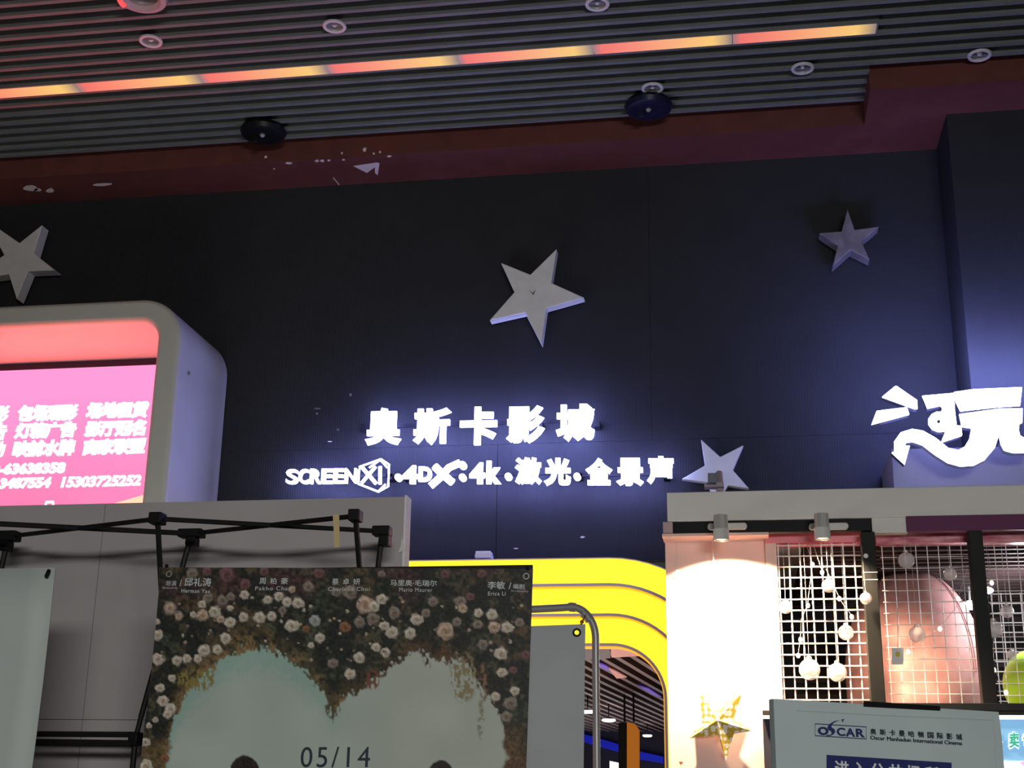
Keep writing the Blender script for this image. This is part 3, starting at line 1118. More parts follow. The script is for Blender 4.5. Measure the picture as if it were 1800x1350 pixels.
m2 = (smooth(.6, .8, vnoise(XX, YY, 45, 5)) * smooth(1085, 1010, YY))[..., None] * .7
col = col * (1 - m2) + prp * (0.4 + n3[..., None]) * m2
col *= (0.55 + 0.9 * n5[..., None])
# heart-shaped bright opening
bx = [180, 250, 300, 306, 330, 370, 400, 440, 480, 520, 545, 570, 580, 586, 592, 605, 640, 680, 720, 742, 762, 800, 822, 832, 852, 880, 893, 886, 960]
by = [1420, 1400, 1330, 1262, 1215, 1178, 1152, 1138, 1144, 1166, 1190, 1215, 1245, 1264, 1245, 1226, 1208, 1178, 1150, 1146, 1158, 1160, 1164, 1190, 1215, 1242, 1275, 1300, 1420]
bx2 = [180, 262, 290, 306, 330, 370, 400, 440, 480, 520, 545, 570, 580, 586, 592, 605, 640, 680, 720, 742, 762, 800, 822, 832, 852, 872, 884, 888, 960]
bd = np.interp(XX, bx2, by)
bd += (n3 - .5) * 16 + (n4 - .5) * 14 + (n5 - .5) * 8
low = smooth(1300, 1345, YY)
inside = smooth(-3, 3, YY - bd) * smooth(-4, 4, XX - (300 - 8 * n3 + 4 * np.sin(YY / 9.0))) * smooth(4, -4, XX - (884 + 6 * n3 + 5 * np.sin(YY / 7.0)))
fringe = smooth(55, 0, bd - YY) * smooth(.2, .6, n3 * .5 + n4 * .5)
edge_l = smooth(70, 15, XX - 262) * smooth(1290, 1330, YY)
gold_w = np.array([.32, .20, .085])
rust = np.array([.17, .075, .04])
side = smooth(600, 680, XX)[..., None]
gold = (gold_w * (1 - side) + rust * side) * (0.45 + 1.0 * n5[..., None])
fr_ = (fringe * .9 * (.3 + .7 * smooth(.35, .62, n2 * .6 + n1 * .4)))[..., None]
col = col * (1 - fr_) + gold * fr_
rg = (smooth(840, 900, XX) * smooth(1260, 1300, YY) * smooth(935, 905, XX))[..., None] * .8
col = col * (1 - rg) + np.array([.16, .095, .05]) * (0.4 + n5[..., None]) * rg
lf = (smooth(330, 280, XX) * smooth(1290, 1320, YY))[..., None] * .7
col = col * (1 - lf) + np.array([.22, .15, .07]) * (0.4 + n5[..., None]) * lf
aq = np.array([.49, .56, .50])
aq2 = np.array([.36, .52, .45])
aq3 = np.array([.50, .53, .46])
k1 = (smooth(60, 10, YY - bd) * smooth(640, 520, XX))[..., None]
k2 = smooth(560, 760, XX)[..., None]
sky = aq * (1 - k1) + aq2 * k1
sky = sky * (1 - k2) + aq3 * k2
sky = sky * (0.93 + 0.14 * vnoise(XX, YY, 60, 8)[..., None])
i3 = inside[..., None]
col = col * (1 - i3) + sky * i3
# hanging sprays over the bright part
for (sx, sy, ln, wd, cc) in [(585, 1240, 28, 16, (.12, .09, .05)), (752, 1150, 30, 10, (.09, .055, .04)), (790, 1158, 16, 12, (.14, .07, .035)), (655, 1195, 20, 14, (.22, .08, .05)),
                             (815, 1190, 50, 28, (.30, .24, .13)), (345, 1195, 24, 40, (.30, .23, .07)), (850, 1200, 40, 8, (.25, .16, .09)), (845, 1265, 40, 7, (.3, .27, .18))]:
    w_ = smooth(1.0, 0.5, ((XX - sx) / wd) ** 2 + ((YY - sy) / ln) ** 2) * smooth(.42, .6, n4 * .6 + n5 * .4)
    col = col * (1 - w_[..., None]) + np.array(cc) * w_[..., None]


def flower(cx, cy, r, c, seed):
    global col
    r_ = random.Random(seed)
    dx_, dy_ = XX - cx, YY - cy
    sq = r_.uniform(.82, 1.1)
    th = np.arctan2(dy_, dx_)
    d = np.sqrt(dx_ ** 2 + (dy_ / sq) ** 2) / r
    k = r_.choice([5, 6, 7])
    ph = r_.uniform(0, 6)
    outl = 1.0 + .06 * np.cos(k * th + ph) + .05 * np.cos(3 * th + 2 * ph) + .22 * (n3 - .5)
    m_ = smooth(1.04, .84, d / outl)
    pet = .80 + .15 * np.cos(11 * d + 2 * th + ph) + .10 * np.cos(k * th + ph + 6 * d) * smooth(.3, .8, d) + .16 * (n5 - .5)
    sh = np.clip(pet * (0.66 + .40 * smooth(0, .6, d)) * (1.05 - .35 * smooth(.65, 1.05, d)), 0, 1.3) * (1 - .28 * np.clip(dy_ / r + .3 * dx_ / r, -1, 1))
    cc = np.array(c) * sh[..., None] * (0.9 + .2 * n5[..., None])
    warm = smooth(.5, .1, d)[..., None]
    cc = cc * (1 - .35 * warm * np.array([0.2, .5, 1.0]))
    col = col * (1 - m_[..., None]) + cc * m_[..., None]


CRM, PCH, DUL, PNK, GRY, ORG = (.70, .60, .50), (.62, .45, .34), (.30, .24, .20), (.22, .11, .11), (.46, .47, .45), (.32, .15, .08)
FLW = []
for (x, y_, r, c) in [(265, 490, 58, DUL), (265, 490, 50, PCH), (335, 550, 40, DUL), (335, 555, 34, PCH), (565, 410, 45, DUL), (520, 460, 34, CRM), (680, 430, 45, DUL), (745, 400, 40, DUL), (740, 490, 27, CRM), (855, 385, 40, CRM), (450, 540, 27, CRM),
                      (520, 550, 52, PCH), (620, 520, 50, CRM), (665, 580, 36, PCH), (740, 605, 50, CRM), (845, 562, 40, CRM), (975, 565, 50, CRM), (1070, 555, 40, CRM), (1040, 425, 40, CRM), (1125, 398, 40, CRM), (1190, 442, 40, CRM),
                      (1280, 450, 52, CRM), (1155, 510, 32, DUL), (860, 305, 46, PNK), (715, 225, 66, PNK), (1360, 320, 48, DUL), (1230, 342, 30, PCH), (1410, 590, 48, GRY), (1230, 630, 62, CRM), (1340, 655, 30, ORG), (1450, 725, 42, CRM), (1380, 785, 28, CRM),
                      (1580, 365, 45, DUL), (1690, 365, 62, DUL), (705, 730, 48, CRM), (535, 825, 52, CRM), (640, 820, 42, CRM), (485, 890, 36, CRM), (320, 905, 42, CRM), (400, 890, 40, CRM), (170, 895, 52, CRM), (160, 600, 30, CRM), (165, 705, 48, CRM),
                      (185, 1122, 42, CRM), (280, 1045, 34, CRM), (210, 1225, 52, CRM), (268, 1290, 48, CRM), (1555, 925, 45, DUL), (1690, 1010, 46, CRM), (440, 215, 50, DUL), (560, 200, 40, PNK), (1440, 215, 50, PNK), (1010, 200, 40, PNK)]:
    FLW.append((240 + x / 4.5, 960 + y_ / 4.5, r / 4.5, c))
for (x, y_, r, c) in [(370, 465, 78, PCH), (440, 480, 45, CRM), (500, 420, 50, CRM), (600, 530, 50, DUL), (780, 580, 57, CRM), (850, 530, 40, DUL), (905, 440, 46, DUL), (1125, 440, 52, DUL), (1140, 492, 40, PCH), (1265, 530, 36, CRM),
                      (1372, 542, 48, CRM), (1390, 642, 52, PCH), (1492, 645, 50, CRM), (1590, 605, 42, DUL), (1260, 620, 46, DUL), (1095, 600, 40, DUL), (1005, 672, 72, PCH), (725, 690, 46, CRM), (580, 682, 55, CRM), (522, 630, 46, CRM), (430, 570, 54, DUL),
                      (325, 602, 46, DUL), (210, 640, 48, ORG), (455, 800, 40, CRM), (532, 842, 40, CRM), (322, 882, 46, CRM), (110, 930, 45, DUL), (250, 1012, 46, CRM), (1442, 850, 56, CRM), (1450, 1000, 46, CRM), (1300, 780, 46, DUL),
                      (1400, 1190, 40, CRM), (1520, 1242, 60, DUL), (1200, 400, 36, PNK), (500, 220, 32, DUL), (1640, 860, 40, PNK), (1540, 980, 36, PNK), (1000, 220, 40, PNK), (1290, 220, 40, PNK)]:
    FLW.append((560 + x / 4.5, 960 + y_ / 4.5, r / 4.5, c))
for (x, y_, r, c) in [(1150, 1145, 42, CRM), (1158, 1335, 56, CRM), (1325, 925, 40, CRM), (1180, 1015, 24, CRM), (1300, 1275, 40, ORG), (1230, 970, 26, CRM)]:
    FLW.append((x / 4.5, 1050 + y_ / 4.5, r / 4.5, c))
for (x, y_, r, c) in [(1350, 1640, 30, DUL), (890, 1260, 11, DUL), (905, 1215, 9, CRM)]:
    if y_ < 1400:
        FLW.append((x, y_, r, c))
for k, (x, y_, r, c) in enumerate(FLW):
    flower(x, y_, r, c, k)
for k in range(70):
    x, y_ = rnd.uniform(270, 930), rnd.uniform(1050, 1170)
    flower(x, y_, rnd.uniform(2, 3.4), rnd.choice([DUL, CRM, PCH]), 200 + k)
# two dark-haired heads rising at the bottom of the print
for cx, top, rw in [(430, 1328, 27), (775, 1336, 24)]:
    d = ((XX - cx) / rw) ** 2 + ((YY - (top + 34)) / 34.0) ** 2
    m_ = smooth(1.06, .94, d + (n5 - .5) * .1)[..., None]
    col = col * (1 - m_) + np.array([.035, .026, .022]) * (0.6 + .9 * n5[..., None]) * m_
    body = (smooth(70, 60, abs(XX - cx)) * smooth(1398, 1402, YY))[..., None]
    col = col * (1 - body) + np.array([.05, .045, .045]) * body
col = np.clip(col, 0.004, 1)
c = P(600, 1400, YF)
po = thing('film_poster', 'film poster with a rose wreath around a pale heart shape', 'poster', (c[0], YF, 0.8))
g = G()
nr, nc = XX.shape
pts = [PF.at(XX[i, j], YY[i, j]) for i in range(nr) for j in range(nc)]
fs = [(i * nc + j, (i + 1) * nc + j, (i + 1) * nc + j + 1, i * nc + j + 1) for i in range(nr - 1) for j in range(nc - 1)]
g.add(pts, fs)
M['print'] = attr_mat('poster_print', 0.45)
sheet = obj('printed_sheet', g, 'print', po)
at = sheet.data.color_attributes.new('print', 'FLOAT_COLOR', 'POINT')
at.data.foreach_set('color', np.concatenate([col.reshape(-1, 3), np.ones((nr * nc, 1))], 1).ravel())
g = G().box(pts[0][0] + 0.004, pts[nc - 1][0] - 0.004, YF + 0.012, YF + 0.026, pts[0][2] - 0.022, pts[0][2] - 0.006)
obj('top_rail', g, 'blkm', po)
g = G()
for px in (420, 800):
    a = P(px, 1010, YF + 0.03)
    g.tube([a, (a[0], a[1], 0.0)], 0.008, 8)
    g.box(a[0] - 0.015, a[0] + 0.015, a[1] - 0.2, a[1] + 0.25, 0.0, 0.02)
obj('stand', g, 'blkm', po)
for (x, y_) in [(297, 1009), (925, 1013)]:
    cc = PF.at(x, y_, 0.003)
    g = G().tube([cc + np.array([0.008 * math.cos(k * 2 * math.pi / 16), 0, 0.008 * math.sin(k * 2 * math.pi / 16)]) for k in range(16)], 0.002, 6, closed=True)
    obj('eyelet', g, 'cap', po, True)
    g = G().ball(PF.at(x + (3 if x > 600 else -4), y_ - 14, 0.0), 0.006, n=10, m=6)
    obj('cord_knot', g, 'blk', po)
for body, a, b, h, bo in [('导演', (292, 1030), (310, 1030), 9, 0), ('/', (316, 1031), (319, 1031), 12, 0.01), ('邱礼涛', (324, 1031), (371, 1031), 15, 0.012), ('Herman Yau', (319, 1042), (369, 1043), 7, 0.01),
                          ('Directed by', (286, 1036), (312, 1036), 4, 0), ('周', (456, 1027), (467, 1027), 11, .01), ('柏', (475, 1027), (486, 1027), 11, .01), ('豪', (494, 1027), (506, 1027), 11, .01), ('Pakho Chau', (449, 1038), (512, 1038), 7, 0.0),
                          ('蔡', (584, 1028), (595, 1028), 11, .01), ('卓', (603, 1028), (614, 1028), 11, .01), ('妍', (621, 1028), (633, 1028), 11, .01), ('Charlene Choi', (577, 1039), (650, 1039), 7, 0.0),
                          ('马里奥·毛瑞尔', (686, 1030), (768, 1031), 11, .01), ('Mario Maurer', (702, 1040), (760, 1041), 7, 0.0), ('李敏', (857, 1036), (888, 1036), 14, .012), ('/', (894, 1036), (899, 1036), 12, 0.01), ('编剧', (902, 1035), (922, 1036), 9, 0.01),
                          ('Erica Li', (858, 1047), (889, 1047), 7, .01), ('Screenplay', (899, 1041), (929, 1042), 4, 0)]:
    g = G()
    write(g, body, a, b, h, PF, 0.0012, bo, spacing=1.15 if body[0].isascii() else 1.0, eps=0.001)
    obj('credit_text', g, 'white_ink', po)
g = G()
write(g, '05/14', (528, 1349), (650, 1349), 36, PF, 0.0012, 0.0, spacing=1.2, eps=0.001)
obj('date_text', g, 'ink', po)

# ------------------------------------------------------------------ grey banner in a tube frame
YG = 4.55
tf = thing('banner_stand', 'grey round-tube banner frame with a plain grey banner back', 'banner stand', (P(990, 1300, YG)[0], YG, 0))
pth = [P(560, 1079, YG), P(935, 1071, YG), P(985, 1068.5, YG), P(1004, 1067, YG)]
for k in range(1, 13):
    a = math.radians(90 * k / 12)
    pth.append(P(1004 + 43 * math.sin(a), 1067 + 56 * (1 - math.cos(a)), YG))
e_ = P(1049, 1350, YG)
pth.append(np.array([e_[0], YG, e_[2]]))
pth.append(np.array([e_[0], YG, 0.01]))
g = G().tube(pth, 0.0125, 12)
obj('frame_tube', g, 'tube', tf, True)
g = G().tube([P(1000, 1067.5, YG), P(1004, 1067, YG), P(1012, 1068, YG)], 0.0155, 12)
g.tube([P(1026, 1078, YG), P(1032, 1083, YG), P(1037, 1091, YG)], 0.0155, 12)
obj('sleeve_joint', g, 'tube', tf, True)
xl = P(560, 1079, YG)[0]
g = G().tube([(xl, YG, pth[0][2]), (xl, YG, 0.01)], 0.0125, 12)
obj('frame_tube', g, 'tube', tf, True)
YGB = 4.45
cu = bpy.data.curves.new('banner', 'CURVE')
cu.dimensions = '2D'
cu.fill_mode = 'BOTH'
cu.extrude = 0.001


def spline(pts):
    s_ = cu.splines.new('POLY')
    s_.points.add(len(pts) - 1)
    for q_, p_ in zip(s_.points, pts):
        q_.co = (p_[0], p_[2], 0, 1)
    s_.use_cyclic_u = True


ptr, pbr = P(1029, 1097, YGB), P(1026, 1345, YGB)
spline([P(600, 1113, YGB), ptr, pbr, np.array([pbr[0] - 0.005, YGB, 0.5]), np.array([P(600, 1113, YGB)[0], YGB, 0.5])])
hc = P(1014, 1112, YGB)
spline([hc + np.array([0.0085 * math.cos(k * 0.3927), 0, 0.0085 * math.sin(k * 0.3927)]) for k in range(16)])
to = bpy.data.objects.new('tmp', cu)
COL.objects.link(to)
dg = bpy.context.evaluated_depsgraph_get()
dg.update()
me = bpy.data.meshes.new_from_object(to.evaluated_get(dg))
vv = [(p.co[0], YGB - p.co[2], p.co[1]) for p in me.vertices]
ff = [tuple(p.vertices) for p in me.polygons]
bpy.data.objects.remove(to)
bpy.data.curves.remove(cu)
bpy.data.meshes.remove(me)
g = G().add(vv, ff)
obj('banner_sheet', g, 'grey_fabric', tf)
g = G().tube([hc + np.array([0.011 * math.cos(k * 0.3927), -0.002, 0.011 * math.sin(k * 0.3927)]) for k in range(16)], 0.0035, 6, closed=True)
obj('eyelet', g, 'blkm', tf, True)
g = G().tube([P(1021, 1098, YGB - 0.004), P(1024, 1092, YGB), P(1030, 1080, YG)], 0.003, 6)
g.ball(P(1023, 1093, YGB), 0.007, n=10, m=6)
obj('tie_cord', g, mat('tie_orange', (0.35, 0.12, 0.02), 0.6), tf)

# ------------------------------------------------------------------ pale blank banner at the left edge
YW = 3.72
wb = thing('blank_banner', 'plain pale banner at the left edge with a black clip', 'banner', (P(0, 1350, YW)[0], YW, 0))
r0 = P(97, 998, YW)
g = G()
nn = 12
pts2 = []
for i in range(nn + 1):
    z = r0[2] * (1 - i / nn) + 0.35 * i / nn
    for j in range(nn + 1):
        x = (r0[0] - 1.0) * (1 - j / nn) + r0[0] * j / nn
        pts2.append((x, YW + 0.006 * math.sin(i * 0.9) * (j / nn) ** 3, z))
g.add(pts2, [(i * (nn + 1) + j, (i + 1) * (nn + 1) + j, (i + 1) * (nn + 1) + j + 1, i * (nn + 1) + j + 1) for i in range(nn) for j in range(nn)])
sh_ = obj('banner_sheet', g, 'pale_banner', wb, True)
so = sh_.modifiers.new('thickness', 'SOLIDIFY')
so.thickness = 0.003
g = G()
for q in (r0[0] - 0.5,):
    g.tube([(q, YW + 0.02, r0[2] - 0.04), (q, YW + 0.02, 0.0)], 0.009, 8)
g.box(r0[0] - 1.0, r0[0] - 0.01, YW + 0.008, YW + 0.02, r0[2] - 0.05, r0[2] - 0.03)
g.box(r0[0] - 0.7, r0[0] - 0.3, YW - 0.15, YW + 0.18, 0, 0.02)
obj('support_pole', g, 'blkm', wb)
g = G().tube([P(81, 1014, YW - 0.012), P(84, 1008, YW - 0.014), P(86, 1003, YW - 0.006)], 0.006, 8)
obj('clip', g, 'blk', wb)

# ------------------------------------------------------------------ kiosk on the right
KY = 6.0
kx0, kzt, kzf = -0.305, 2.968, 2.835
kiosk = thing('kiosk', 'white-topped shop kiosk with wire-mesh windows on the right', 'kiosk', (0.6, 6.2, 0))
g = G().box(kx0, 3.2, KY, 8.0, kzf, kzt)
g.box(kx0, kx0 + 0.06, KY + 0.30, 8.0, 0, kzf)
obj('fascia', g, 'white', kiosk, bevel=0.004)
zt1, zt0 = P(1350, 919, KY)[2] + 0.0, P(1350, 935, KY)[2]
a, b = P(1183, 921, KY), P(1533, 934, KY)
g = G().box(a[0], b[0], KY + 0.01, KY + 0.05, zt0, zt1 + 0.02)
obj('light_track', g, 'blk', kiosk, bevel=0.003)
g = G().box(b[0] + 0.002, P(1596, 930, KY)[0], KY + 0.008, KY + 0.06, P(1560, 936, KY)[2], kzf)
obj('filler_block', g, 'white', kiosk)
g = G().box(P(1594, 930, KY)[0], 3.2, KY - 0.004, KY + 0.04, P(1700, 933, KY)[2], kzf + 0.004)
obj('purple_board', g, 'purple', kiosk)
g = G().box(kx0 - 0.02, P(1183, 921, KY)[0] - 0.002, KY, KY + 0.05, zt0 + 0.004, zt1 + 0.012)
obj('track_end', g, mat('track_end_pink', (0.5, 0.36, 0.36), 0.5), kiosk)
YPN = 6.14
zl_ = P(1260, 936, KY)[2]
g = G().box(kx0 - 0.025, P(1351, 936, KY)[0], KY + 0.01, YPN + 0.02, zl_ - 0.012, zl_)
obj('ledge', g, 'pinkwall', kiosk)
xpr = P(1350, 1100, YPN)[0]
g = G().box(P(1172, 1100, YPN)[0], xpr, YPN, YPN + 0.3, 0, zl_ - 0.005)
obj('pink_wall_panel', g, 'pinkwall', kiosk)
# pink frame around the mesh
YM = 6.10
zr1, zr0 = P(1430, 935, YM)[2], P(1430, 953, YM)[2]
g = G().box(xpr + 0.001, P(1514, 945, YM)[0], YM + 0.01, YM + 0.12, zr0, zr1)
obj('pink_rail', g, 'pink', kiosk)
g = G().box(xpr + 0.001, xpr + 0.05, YM + 0.012, YM + 0.12, 0, zr0)
obj('pink_stile', g, 'pinkwall', kiosk)
g = G().box(P(1540, 945, YM)[0], P(1704, 945, YM)[0], YM + 0.01, YM + 0.06, P(1620, 954, YM)[2], P(1620, 934, YM)[2])
g.box(P(1728, 945, YM)[0], 3.2, YM + 0.01, YM + 0.06, P(1720, 954, YM)[2], P(1720, 934, YM)[2])
obj('pink_rail', g, noisy('pink_reflective', (0.45, 0.06, 0.12), (0.9, 0.42, 0.46), 9, 0.2, stretch=(1, 1, 4), detail=2), kiosk)
# posts
zsill = P(1620, 1236, KY)[2]
for x0, x1 in [(1514, 1539), (1704, 1729)]:
    a, b = P(x0, 960, KY)[0], P(x1, 960, KY)[0]
    g = G().box(a, b, KY + 0.0, KY + 0.06, 0.3, kzf - 0.06)
    po_ = obj('post', g, 'post', kiosk, bevel=0.003)
    if x0 < 1600:
        g = G().tube([P(1522, 977, KY - 0.004), P(1522, 977, KY + 0.002)], 0.010, 16)
        obj('white_button', g, 'wire', po_)
        g = G()
        for yy in (1006, 1019):
            zz_ = P(1526, yy, KY)[2]
            g.box(a - 0.001, b + 0.001, KY - 0.002, KY + 0.001, zz_ - 0.0016, zz_ + 0.0016)
        obj('joint_line', g, 'cap', po_)
# meshes


def wire_grid(x0, x1, y, zlo, zhi, pitch=0.0475, r=0.0034, xs0=None, name='wire_mesh', skip=()):
    g = G()
    x = x0 if xs0 is None else xs0
    while x <= x1 + 1e-6:
        g.tube([(x, y, zlo), (x, y, zhi)], r, 6)
        x += pitch
    z = zhi - 0.012
    while z >= zlo:
        g.tube([(x0 - 0.01, y - 0.006, z), (x1 + 0.01, y - 0.006, z)], r, 6)
        z -= pitch * 1.02
    return obj(name, g, 'wire', kiosk)


YR = 6.13
wire_grid(P(1369, 1000, YR)[0], P(1513, 1000, YR)[0], YR, zsill - 0.1, P(1430, 954, YR)[2], 0.0472, 0.0033)
wire_grid(P(1555, 1000, YR)[0], P(1703, 1000, YR)[0], YR + 0.06, zsill - 0.1, P(1620, 951, YR)[2], 0.0485, 0.0019)
wire_grid(P(1735, 1000, YR)[0], 2.6, YR + 0.06, zsill - 0.1, P(1760, 951, YR)[2], 0.0485, 0.0019)
wire_grid(P(1738, 1000, 7.6)[0], 3.0, 7.6, 1.9, 2.8, 0.05, 0.003)
# sill
g = G().box(P(1515, 1240, KY)[0], 3.2, KY - 0.01, KY + 0.09, P(1700, 1250, KY)[2], zsill)
obj('sill', g, mat('sill_dark', (0.022, 0.023, 0.024), 0.6, spec=0.15), kiosk, bevel=0.003)
g = G().box(P(1340, 1240, KY)[0], 3.2, KY + 0.0, KY + 0.08, P(1780, 1257, KY)[2], P(1700, 1250, KY)[2])
obj('counter_front', g, mat('counter_dark', (0.035, 0.035, 0.035), 0.6, spec=0.15), kiosk)
g = G().box(P(1700, 1240, KY)[0], 3.2, KY - 0.012, KY + 0.08, P(1780, 1265, KY)[2], P(1780, 1257, KY)[2] - 0.001)
obj('metal_trim', g, mat('brushed_trim', (0.4, 0.36, 0.32), 0.3, metal=0.7), kiosk)
g = G().box(P(1340, 1240, KY)[0], 3.2, KY + 0.02, KY + 0.1, 0.0, P(1780, 1265, KY)[2])
obj('counter_base', g, 'inwall', kiosk)
# inside of the kiosk
g = G()
g.box(kx0 + 0.06, 3.2, 8.0, 8.06, 0, kzf)
g.box(0.31, 3.2, KY + 0.12, 8.0, kzf - 0.02, kzf, 0)
y = 6.25
while y < 8.0:
    g.box(0.31, 3.2, y, y + 0.03, kzf - 0.10, kzf - 0.03, 1)
    y += 0.105
z = 1.2
while z < 2.75:
    g.box(0.3, 3.2, 7.985, 8.0, z, z + 0.022, 1)
    z += 0.085
obj('interior_lining', g, [mat('inside_black', (0.015, 0.012, 0.013), 0.8), mat('inside_slat', (0.045, 0.024, 0.024), 0.7)], kiosk)

# menu light box under the sill
a, b = P(1745, 1265, KY), P(1900, 1420, KY)
mb = thing('menu_lightbox', 'lit blue menu board with green characters at lower right corner', 'menu board', (a[0] + 0.2, KY, 1.6))
g = G().box(a[0], b[0] + 0.6, KY - 0.006, KY + 0.018, b[2], a[2])
obj('lit_panel', g, 'screenblue', mb)
zc_ = P(1790, 1338, KY)[2]
g = G().box(a[0], b[0] + 0.6, KY - 0.009, KY - 0.0062, b[2], zc_)
obj('white_field', g, 'screenwhite', mb)
g = G().poly([P(1792, 1339, KY - 0.0095), P(1830, 1339, KY - 0.0095), P(1830, 1350, KY - 0.0095), P(1800, 1347, KY - 0.0095)], (0, 0.0004, 0))
obj('pink_shape', g, 'menupink', mb)
PM = YP(KY - 0.0065)
g = G()
write(g, '卖', (1772, 1318), (1794, 1317), 31, PM, 0.002, 0.10, 0.1)
write(g, '外', (1742, 1319), (1764, 1318), 31, PM, 0.002, 0.10, 0.1)
write(g, '专', (1797, 1318), (1820, 1317), 31, PM, 0.002, 0.10, 0.1)
obj('character_outline', g, 'screenwhite', mb)
PM2 = YP(KY - 0.0095)
g = G()
write(g, '卖', (1774, 1315), (1793, 1314), 27, PM2, 0.002, 0.03, 0.1)
write(g, '外', (1744, 1316), (1763, 1315), 27, PM2, 0.002, 0.03, 0.1)
write(g, '专', (1800, 1315), (1819, 1314), 27, PM2, 0.002, 0.03, 0.1)
obj('character', g, 'menugreen', mb)

# track lamps
for (x, y_, lab, en, ang_, tg) in [(1268, 950, 'left track spotlight, blazing onto the pink wall panel', 300, 124, (0.02, 0.20, -0.5)),
                         (1446, 948, 'right track spotlight, above the mesh window next to it', 80, 112, (0.02, 0.27, -0.5))]:
    c = P(x, y_, KY - 0.13)
    t = thing('track_spotlight', lab, 'spotlight', (c[0], c[1], c[2]), 'spotlights on the kiosk track')
    ht = 0.085
    obj('lamp_head', G().lathe(c, [(0.027, 0.002), (0.034, 0.0), (0.034, 0.048), (0.031, 0.05)], 28), 'track_lamp', t, True)
    obj('ribbed_collar', G().lathe(c, [(0.0305, 0.05), (0.0305, 0.11), (0.001, 0.112)], 28), 'clear_plastic', t, True)
    pz = P(x, 926, KY)[2]
    xr = P(x + 45, 926, KY)[0]
    xl2 = P(x - 24, 926, KY)[0]
    gg = G()
    outl = rrect(xl2, xr, pz - 0.014, pz + 0.014, 0.0135, 6)
    gg.poly([(px_, KY - 0.012, pz_) for px_, pz_ in outl], (0, 0.022, 0))
    gg.tube([(c[0], c[1], pz), (P(x, 926, KY)[0], KY - 0.005, pz)], 0.012, 10)
    obj('track_adapter', gg, 'track_lamp', t)
    obj('lens', G().lathe(c, [(0.027, 0.008), (0.001, 0.008)], 24), mat('lens_warm', (0.9, 0.8, 0.6), 0.3, (1, 0.8, 0.5), 3), t)
    lamp('track_light', 'SPOT', (c[0], c[1], c[2] - 0.004), en, (1.0, 0.74, 0.47), 0.02, (c[0] + tg[0], c[1] + tg[1], c[2] + tg[2]), spot_size=math.radians(ang_), spot_blend=0.35)

# paper star lantern in front of the pink panel
YL = 6.085
tips = [(1229, 1215), (1306, 1216), (1323, 1285), (1276, 1338), (1212, 1298)]
inn = [(1258, 1250), (1290, 1262), (1290, 1290), (1262, 1292), (1234, 1276)]
ctr = (1261, 1267)
pts = []
for a_, b_ in zip(tips, inn):
    pts += [P(*a_, YL), P(*b_, YL)]
cf = P(*ctr, YL) - (0, 0.045, 0)
cb = P(*ctr, YL) + (0, 0.04, 0)
vs = pts + [cf, cb]
fs = []
for i in range(10):
    j = (i + 1) % 10
    fs += [(i, j, 10), (j, i, 11)]
t = thing('star_lantern', 'gold-dotted white paper star lantern before the overlit pink panel', 'lantern', tuple(P(*ctr, YL)))
obj('paper_star', G().add(vs, fs), 'lantern', t)
p = P(1262, 1250, YL)
obj('cord', G().tube([p, (p[0], p[1], zl_ - 0.01)], 0.0012, 6), 'wire', t)
# little heart pick
hp = []
hcx, hcy = 1197, 1341
for k in range(20):
    a_ = 2 * math.pi * k / 20
    hp.append((hcx + 3.3 * (math.sin(a_) ** 3), hcy - 0.22 * (13 * math.cos(a_) - 5 * math.cos(2 * a_) - 2 * math.cos(3 * a_) - math.cos(4 * a_))))
t = thing('heart_pick', 'tiny brown heart on a stick against the lower pink panel', 'decoration', tuple(P(1197, 1350, YPN - 0.03)))
obj('heart', G().poly([P(x, y_, YPN - 0.03) for x, y_ in hp], (0, 0.006, 0)), mat('heart_brown', (0.25, 0.06, 0.03), 0.6), t)
p = P(1197, 1344, YPN - 0.027)
obj('stick', G().tube([p, (p[0], p[1], p[2] - 0.15)], 0.0014, 6), 'wire', t)

# glass globes hung behind and in front of the mesh
globes = [(1190, 1014, 10, 6.06, 'clear glass globe on the overlit pink panel, near its left edge'),
          (1456, 1030, 12, 6.02, 'glass globe hanging high in the left mesh window, right of its middle'),
          (1381, 1067, 12, 6.02, 'glass globe at the left side of the left mesh window'),
          (1522, 1052, 11, 5.95, 'glass globe hanging in front of the olive-lit post'),
          (1593, 985, 15, 6.06, 'glass globe at the top of the middle window above the pink dome'),
          (1670, 1009, 12, 6.08, 'glass globe in the middle window, right of the green paper leaf'),
          (1612, 1115, 15, 6.12, 'large glass globe in the middle window, before the pink dome'),
          (1770, 1075, 12, 6.3, 'pale glass globe in the right window above the sparkling one'),
          (1747, 1106, 16, 6.1, 'sparkling white glass globe just right of the black post'),
          (1778, 1151, 9, 6.2, 'small glass globe close above the lime dome'),
          (1423, 1177, 19, 6.02, 'biggest overlit globe at the bottom of the left mesh window'),
          (1472, 1182, 17, 6.06, 'overlit globe at the bottom of the left window, nearest the post'),
          (1487, 1112, 14, 6.22, 'dim peach globe behind the left mesh, next to the post')]
glr = []
